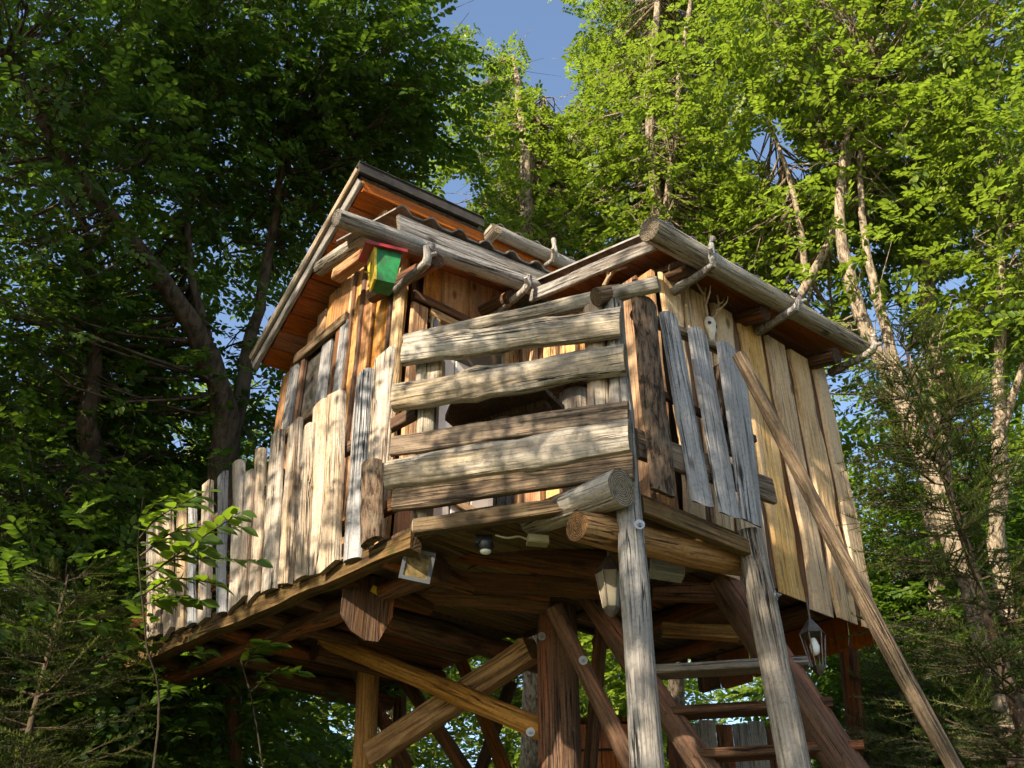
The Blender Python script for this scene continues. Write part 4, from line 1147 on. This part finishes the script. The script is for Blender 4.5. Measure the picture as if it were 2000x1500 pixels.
m = px([(1940, 1290, 8.6), (1872, 1085, 8.9), (1800, 870, 9.3), (1742, 745, 9.6), (1690, 640, 9.8), (1655, 520, 10.1), (1640, 400, 10.5), (1655, 250, 11.0)])
b_ = gnd(px([(2010, 1520, 8.3)])[0])
tr2 = make_tree("broadleaf_tree", b_, [([b_] + m, .12, .04), (px([(1765, 795, 9.5), (1742, 690, 9.8), (1712, 570, 10.1), (1692, 480, 10.4), (1680, 330, 10.9), (1700, 150, 11.5)]), .062, .025)],
    crown_px([(1560, 90, 11.6, .9, 30), (1700, 70, 11.8, 1.0, 34), (1640, 220, 11.6, .9, 30), (1790, 190, 11.8, .9, 30), (1600, 330, 11.4, .55, 18), (1700, 340, 11.4, .8, 24), (1650, 430, 11.2, .5, 12), (1560, -60, 11.8, 1.0, 26), (1740, -80, 12.0, 1.1, 28), (1530, 180, 11.8, .45, 10), (1690, 520, 9.6, .22, 4), (1760, 690, 9.2, .22, 4), (1640, 620, 10, .25, 4)]),
    L_LIGHT, B_PALE, "leaning pale trunk tree rising behind the annex gutter end", per=5.0, scale=.84, seed=5)
m = px([(1850, 1250, 10.4), (1838, 900, 10.8), (1835, 780, 11.0), (1812, 620, 11.3), (1808, 480, 11.6), (1818, 340, 12.0), (1840, 150, 12.5)])
b_ = gnd(px([(1860, 1510, 10)])[0])
make_tree("broadleaf_tree", b_, [([b_] + m, .17, .05), (px([(1838, 850, 10.9), (1870, 720, 11.1), (1910, 640, 11.3), (1935, 520, 11.6), (1960, 380, 12)]), .07, .03)],
    crown_px([(1880, 60, 12.6, 1.0, 32), (1950, 220, 12.4, .9, 28), (1850, 330, 12.2, .8, 22), (1960, 400, 12.0, .7, 20), (1760, 420, 12.0, .6, 16), (1880, 500, 11.8, .6, 14), (1740, 580, 12.2, .5, 12), (1780, 700, 12.4, .7, 16), (1960, -80, 12.8, 1.1, 26)]),
    L_LIGHT, B_PALE, "straight pale trunk tree standing behind the young spruce", per=5.0, scale=.84, seed=6)
m = px([(1965, 1200, 9.4), (1955, 900, 9.8), (1952, 760, 10.0), (1958, 600, 10.3), (1950, 400, 10.8)])
b_ = gnd(px([(1975, 1510, 9.1)])[0])
make_tree("broadleaf_tree", b_, [([b_] + m, .11, .03), (px([(1955, 850, 9.9), (1990, 740, 10.0), (2030, 640, 10.1)]), .05, .02)],
    crown_px([(1960, 520, 10.6, .6, 16), (2040, 350, 10.8, .8, 20), (1900, 640, 10.8, .45, 10), (2030, 640, 10.4, .6, 16), (1930, 300, 11.0, .5, 12)]),
    L_LIGHT, B_PALE, "slender trunk tree with short forked limbs by the picture edge", per=7, scale=.86, seed=7)
m = px([(1500, 900, 10.6), (1540, 620, 10.7), (1566, 575, 10.7), (1610, 490, 10.8), (1645, 400, 10.8), (1660, 300, 11.0), (1700, 220, 11.3)])
b_ = gnd(px([(1480, 1500, 10.5)])[0])
make_tree("broadleaf_tree", b_, [([b_] + m, .075, .03), (px([(1575, 560, 10.7), (1560, 420, 11.0), (1525, 300, 11.4), (1497, 225, 11.7)]), .04, .018)],
    crown_px([(1500, 380, 12.4, .55, 18), (1560, 470, 12.2, .6, 20), (1460, 520, 12.2, .6, 18), (1600, 400, 12.4, .4, 10), (1690, 560, 12.6, .5, 12), (1660, 700, 12.8, .7, 18), (1680, 830, 12.6, .7, 18)]),
    L_LIGHT, B_PALE, "thin smooth stem arching up from behind the annex roof", per=5.0, scale=.84, seed=8)
# dark thicket to the right of the stair
m = px([(1790, 1480, 10.5), (1785, 1300, 10.8), (1790, 1150, 11.2)])
b_ = gnd(m[0])
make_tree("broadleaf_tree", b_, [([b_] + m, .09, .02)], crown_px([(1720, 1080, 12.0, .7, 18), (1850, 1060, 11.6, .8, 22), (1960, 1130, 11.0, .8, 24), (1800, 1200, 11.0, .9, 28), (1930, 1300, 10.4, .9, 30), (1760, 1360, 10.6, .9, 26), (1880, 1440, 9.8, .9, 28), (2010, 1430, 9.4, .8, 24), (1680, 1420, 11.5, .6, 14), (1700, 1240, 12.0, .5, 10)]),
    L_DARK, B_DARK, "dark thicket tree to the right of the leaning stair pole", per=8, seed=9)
# background trees
def low_tree(i, x, y, label, h=17.0):
    base = np.array([x, y, -.05])
    rng = np.random.default_rng(100 + i)
    st = [([base, base + [.1, 0, h * .5], base + [.2, .1, h]], .17, .03)]
    bl = [(base + [rng.uniform(-1.2, 1.2), rng.uniform(-1, 1), h * f], (2.5, 2.5, 1.4), 34) for f in (.25, .36, .47, .58, .7, .82, .94)]
    return make_tree("background_tree", base, st, bl, L_LIGHT, B_PALE, label, per=8, seed=200 + i, group="trees at the back of the clearing", scale=1.7)
bt = low_tree(0, -9.5, 25, "distant sunlit tree seen between the left stilts")
bt2 = low_tree(1, -3.2, 26, "distant sunlit tree seen beyond the crossed braces")
for i, (x, y, rz, s_, lb) in enumerate([(2.6, 27, 3.9, .95, "distant sunlit tree seen through the open stair"), (7.4, 24, 5.1, .9, "distant tree beyond the annex corner"), (12, 22, .4, .95, "distant tree past the young spruce"),
                                       (16.5, 23, 1.4, .9, "distant tree at the wood's far edge"), (-14, 24, 2.9, .9, "distant tree behind the dark leafy shade"), (-6, 32, .9, 1.2, "farthest pale tree between the left stilts"), (5, 33, 2.5, 1.2, "farthest pale tree behind the stair treads"), (-.2, 31, 5.9, 1.1, "background tree behind the thick centre stilt")]):
    copy_tree((bt, bt2)[i % 2], (x, y, -.05), rz, s_, lb)

# trees beside and behind the photographer that shade the left of the scene
def side_tree(i, x, y, label, z0, z1, r, n, per=16):
    base = np.array([x, y, -.05]); rng = np.random.default_rng(300 + i)
    st = [([base, base + [.2, 0, z0], base + [.1, .2, z1 * .9]], .2, .04)]
    bl = [(base + [rng.uniform(-r, r) * .45, rng.uniform(-r, r) * .45, z], (r, r, r * .7), n) for z in np.linspace(z0, z1, 4)]
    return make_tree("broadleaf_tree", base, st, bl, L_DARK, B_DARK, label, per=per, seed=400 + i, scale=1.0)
side_tree(0, -10.0, 4.2, "tree outside the picture shading the lower left crowns", 5.5, 10.0, 2.3, 40, 12)
side_tree(4, -8.3, 2.1, "low dense tree outside the picture shading the lower left leaves", 4.8, 9.2, 1.4, 32, 12)
side_tree(1, -6.4, .5, "tree outside the picture dappling the pickets", 7.8, 10.4, 1.6, 4, 5)
side_tree(2, -3.05, -.9, "tree behind the viewpoint shading the log rails and posts", 5.6, 9.6, 1.1, 10, 9)
side_tree(3, -8.2, 1.0, "tall tree outside the picture shading the upper left crowns", 12.4, 15.5, 2.2, 26, 10)

def airy_tree(i, base, blobs, label):
    base = np.array(base, float); top = np.array(blobs[-1][0])
    st = [([base, base * .6 + top * .4 + np.array([-.3, -.3, 0]), top], .06, .015)]
    make_tree("slender_tree", base, st, [(c, (r, r, r * .8), n) for c, r, n in blobs], L_DARK, B_DARK, label, per=3.0, seed=500 + i, scale=.85, limb_r=.008)
airy_tree(0, (-4.8, 2.0, -.05), [((-3.9, 2.7, 6.7), .75, 11), ((-4.2, 3.2, 7.6), .6, 6), ((-4.4, 2.8, 8.8), .8, 12)], "slender tree outside the picture whose leaves fleck the pickets and gable")
airy_tree(1, (-3.3, .3, -.05), [((-2.3, 1.4, 6.6), .7, 8), ((-2.5, 1.3, 7.4), .6, 7)], "slender tree outside the picture whose leaves fleck the log rails")

# spruces
def spruce_shoot(rng, L=.34, n=44):
    """needle-covered shoot along +x: returns triangle verts and twig line"""
    V = []
    for k in range(n):
        s = k / n * L; a = rng.uniform(0, 6.28)
        d = np.array([.55, math.cos(a) * .85, math.sin(a) * .6 + .15]); d /= np.linalg.norm(d)
        l = .036 * rng.uniform(.8, 1.2) * (1.0 if s < L * .85 else .8)
        sd = np.cross(d, (0.2, .3, 1)); sd /= np.linalg.norm(sd)
        b = np.array([s, 0, 0])
        V += [b - sd * .005, b + sd * .005, b + d * l]
    return np.array(V)
srng = random.Random(8)
SHOOTS = [spruce_shoot(srng) for _ in range(3)]
def make_spruce(name, base, h, r0, label, seed, dens=1.0, lean=(0, 0), zmin=.6, tiers=None):
    rng = np.random.default_rng(seed); base = np.array(base, float)
    t = root(name, base, 0.0, label, "spruce", "spruces around the tree house")
    top = np.array([lean[0], lean[1], h])
    pts = [np.zeros(3), top * .5 + rng.normal(size=3) * .02, top]
    tv = tube_data(spline(pts, 14), np.linspace(.02 + h * .012, .006, 14), 8)
    piece("trunk", mesh_of("trunk", *tv, B_DARK if h > 4 else B_PALE, smooth=60), t)
    tw = []; NV = []; tone = []
    z = zmin
    while z < h - .05:
        f = z / h; L = r0 * (1 - f) ** .8 + .12
        nb_ = int(5 + 2 * dens)
        for k in range(nb_):
            a = rng.uniform(0, 6.28); c = top * f + np.array([0, 0, 0]); c[2] = z + rng.uniform(-.08, .08)
            d = np.array([math.cos(a), math.sin(a), rng.uniform(-.25, .1) + .5 * f])
            e = c + d * L * rng.uniform(.75, 1.15)
            mid = (c + e) / 2 + np.array([0, 0, -.08 * L])
            bp_ = spline([c, mid, e], 6); tw.append(tube_data(bp_, np.linspace(.004 + .008 * L, .003, 6), 4))
            ns = int(7 + L * 19 * dens)
            for j in range(ns):
                u_ = rng.uniform(.18, 1.0) if j else 1.0
                i_ = min(int(u_ * 5), 4); q = bp_[i_] + (bp_[i_ + 1] - bp_[i_]) * (u_ * 5 - i_)
                bd_ = bp_[-1] - bp_[0]; bd_ /= np.linalg.norm(bd_)
                sdv = np.cross(bd_, (0, 0, 1)); sdv /= np.linalg.norm(sdv) + 1e-9
                sd = 1 if j % 2 else -1
                dd = bd_ * .8 + sdv * sd * (.75 if j else 0) + np.array([0, 0, rng.uniform(-.35, .1)]); dd /= np.linalg.norm(dd)
                up = np.array([0, 0, 1.0]); y = np.cross(up, dd); y /= np.linalg.norm(y); zz = np.cross(dd, y)
                R = np.stack([dd, y, zz], 1) * rng.uniform(.6, 1.15) * (.7 + .3 * min(1, L))
                S = SHOOTS[rng.integers(3)]
                NV.append(S @ R.T + q); tone.append(np.full(len(S), np.clip(rng.uniform(.0, .5) + .4 * (u_ > .85), 0, 1)))
                tw.append(tube_data(np.array([q, q + dd * .3 * np.linalg.norm(R[:, 0])]), [.0035, .002], 3))
        z += rng.uniform(.14, .22) * (1.2 if h > 5 else .8)
    V, Fc = join_data(tw)
    piece("branches", mesh_of("branches", V, Fc, B_DARK, smooth=0), t)
    V = np.concatenate(NV); tri = np.arange(len(V)).reshape(-1, 3)
    piece("crown", quick_mesh("crown", V, np.zeros((0, 4), int), [NEEDLE], np.concatenate(tone), tri), t, kind="stuff")
    return t
q = world_at(1885, 900, 6.8)
sA = make_spruce("spruce_tree", (q[0] + .02, q[1], -.05), world_at(1822, 590, 7.2)[2], 1.15, "young spruce with a long bare pale leader before the trunks", 21, 1.0, lean=(-.18, .1), zmin=2.2)
q = world_at(1800, 1450, 7.6)
sB = make_spruce("spruce_tree", (q[0], q[1], -.05), 4.2, 1.5, "dark spruce below the long leaning stair pole", 22, .9, zmin=1.0)
q = world_at(150, 1300, 6.2)
sC = make_spruce("spruce_tree", (q[0] - .2, q[1], -.05), 4.1, 1.3, "dark spruce in the shade below the left tree", 23, .9, zmin=1.0)
def copy_thing(src, loc, rz, s, label): return copy_tree(src, loc, rz, s, label)
q = world_at(2010, 1350, 6.6); copy_thing(sB, (q[0] + .2, q[1], -.05), 1.9, 1.02, "dark spruce cut by the frame beside the leaning pole")
q = world_at(1740, 1200, 10.5); copy_thing(sB, (q[0], q[1], -.05), 4.0, 1.15, "far dark spruce behind the annex corner")
q = world_at(-40, 1000, 7.2); copy_thing(sC, (q[0], q[1], -.05), 2.2, 1.15, "dark spruce at the frame edge under the leafy shade")

# sapling whose sunlit leaves hang before the pickets
B_STEM = bark("sapling_bark", (.02, .016, .010), (.05, .04, .025), 1.0)
def sapling(name, stem, twigs, label, seed):
    rng = np.random.default_rng(seed); base = gnd(stem[0])
    t = root(name, base, 0.0, label, "sapling")
    sp_ = spline([base] + list(stem), 22) - base
    piece("stem", mesh_of("stem", *tube_data(sp_, np.linspace(.007, .004, 22), 6), B_STEM, smooth=60), t)
    proto = None
    for tw_ in twigs:
        pts = spline(tw_, 9) - base
        b = piece("twig", mesh_of("twig", *tube_data(pts, np.linspace(.007, .002, 9), 5), B_DARK, smooth=60), t)
        for j in range(21):
            s = .12 + .88 * j / 20; i_ = min(int(s * 8), 7); p = pts[i_] + (pts[i_ + 1] - pts[i_]) * (s * 8 - i_)
            ax = pts[-1] - pts[0]; ax /= np.linalg.norm(ax); sdv = np.cross(ax, (0, 0, 1)); sdv /= np.linalg.norm(sdv)
            d = ax * .7 + sdv * (1 if j % 2 else -1) * rng.uniform(.5, 1.0) + np.array([0, 0, rng.uniform(-.45, .1)]); d /= np.linalg.norm(d)
            up = np.array([0, 0, 1.0]) + rng.normal(size=3) * .4 + np.array([-.35, -.75, 0]); y = np.cross(up, d); y /= np.linalg.norm(y); z = np.cross(d, y)
            if proto is None:
                n = 7; prof = [0, .55, .9, 1.0, .85, .5, 0]; V = []; Fc = []
                for k in range(n):
                    u_ = k / (n - 1); w_ = .30 * prof[k]
                    zc_ = -.10 * u_ * u_
                    V += [(u_, -w_, zc_ + .25 * w_), (u_, 0, zc_), (u_, w_, zc_ + .25 * w_)]
                for k in range(n - 1):
                    Fc += [(k * 3, k * 3 + 3, k * 3 + 4, k * 3 + 1), (k * 3 + 1, k * 3 + 4, k * 3 + 5, k * 3 + 2)]
                proto = mesh_of("leaf", V, Fc, L_SAP, smooth=70)
            sc_ = rng.uniform(.08, .135)
            R = Matrix([list(r) + [0] for r in (np.stack([d, y, z], 1) * sc_)] + [[0, 0, 0, 1]])
            piece("leaf", proto, b, Matrix.Translation(Vector(p)) @ R)
    return t
sapling("sapling", px([(300, 1500, 5.3), (285, 1250, 5.5), (270, 1080, 5.7), (280, 970, 5.8)]),
        [px([(275, 1085, 5.7), (350, 1035, 5.6), (470, 1030, 5.5)]), px([(275, 1110, 5.7), (370, 1090, 5.5), (500, 1095, 5.4)]), px([(272, 1020, 5.75), (320, 975, 5.7), (385, 985, 5.6)]), px([(280, 1160, 5.65), (340, 1130, 5.5), (420, 1140, 5.4)]), px([(280, 1130, 5.6), (380, 1060, 5.35), (470, 1000, 5.3)]), px([(276, 1060, 5.7), (330, 1060, 5.5), (410, 1075, 5.3)]), px([(274, 1050, 5.7), (310, 1010, 5.5), (400, 960, 5.4)]), px([(284, 1180, 5.6), (330, 1165, 5.5), (390, 1175, 5.4)])],
        "leafy sapling with bright sunlit sprays in front of the far pickets", 31)
sapling("sapling", px([(520, 1640, 5.6), (510, 1480, 5.7), (490, 1360, 5.8), (470, 1290, 5.9)]),
        [px([(480, 1300, 5.85), (500, 1265, 5.75), (540, 1260, 5.7)]), px([(492, 1350, 5.8), (540, 1310, 5.7), (585, 1315, 5.6)])],
        "small sapling with a few pale leaves below the walkway", 32)
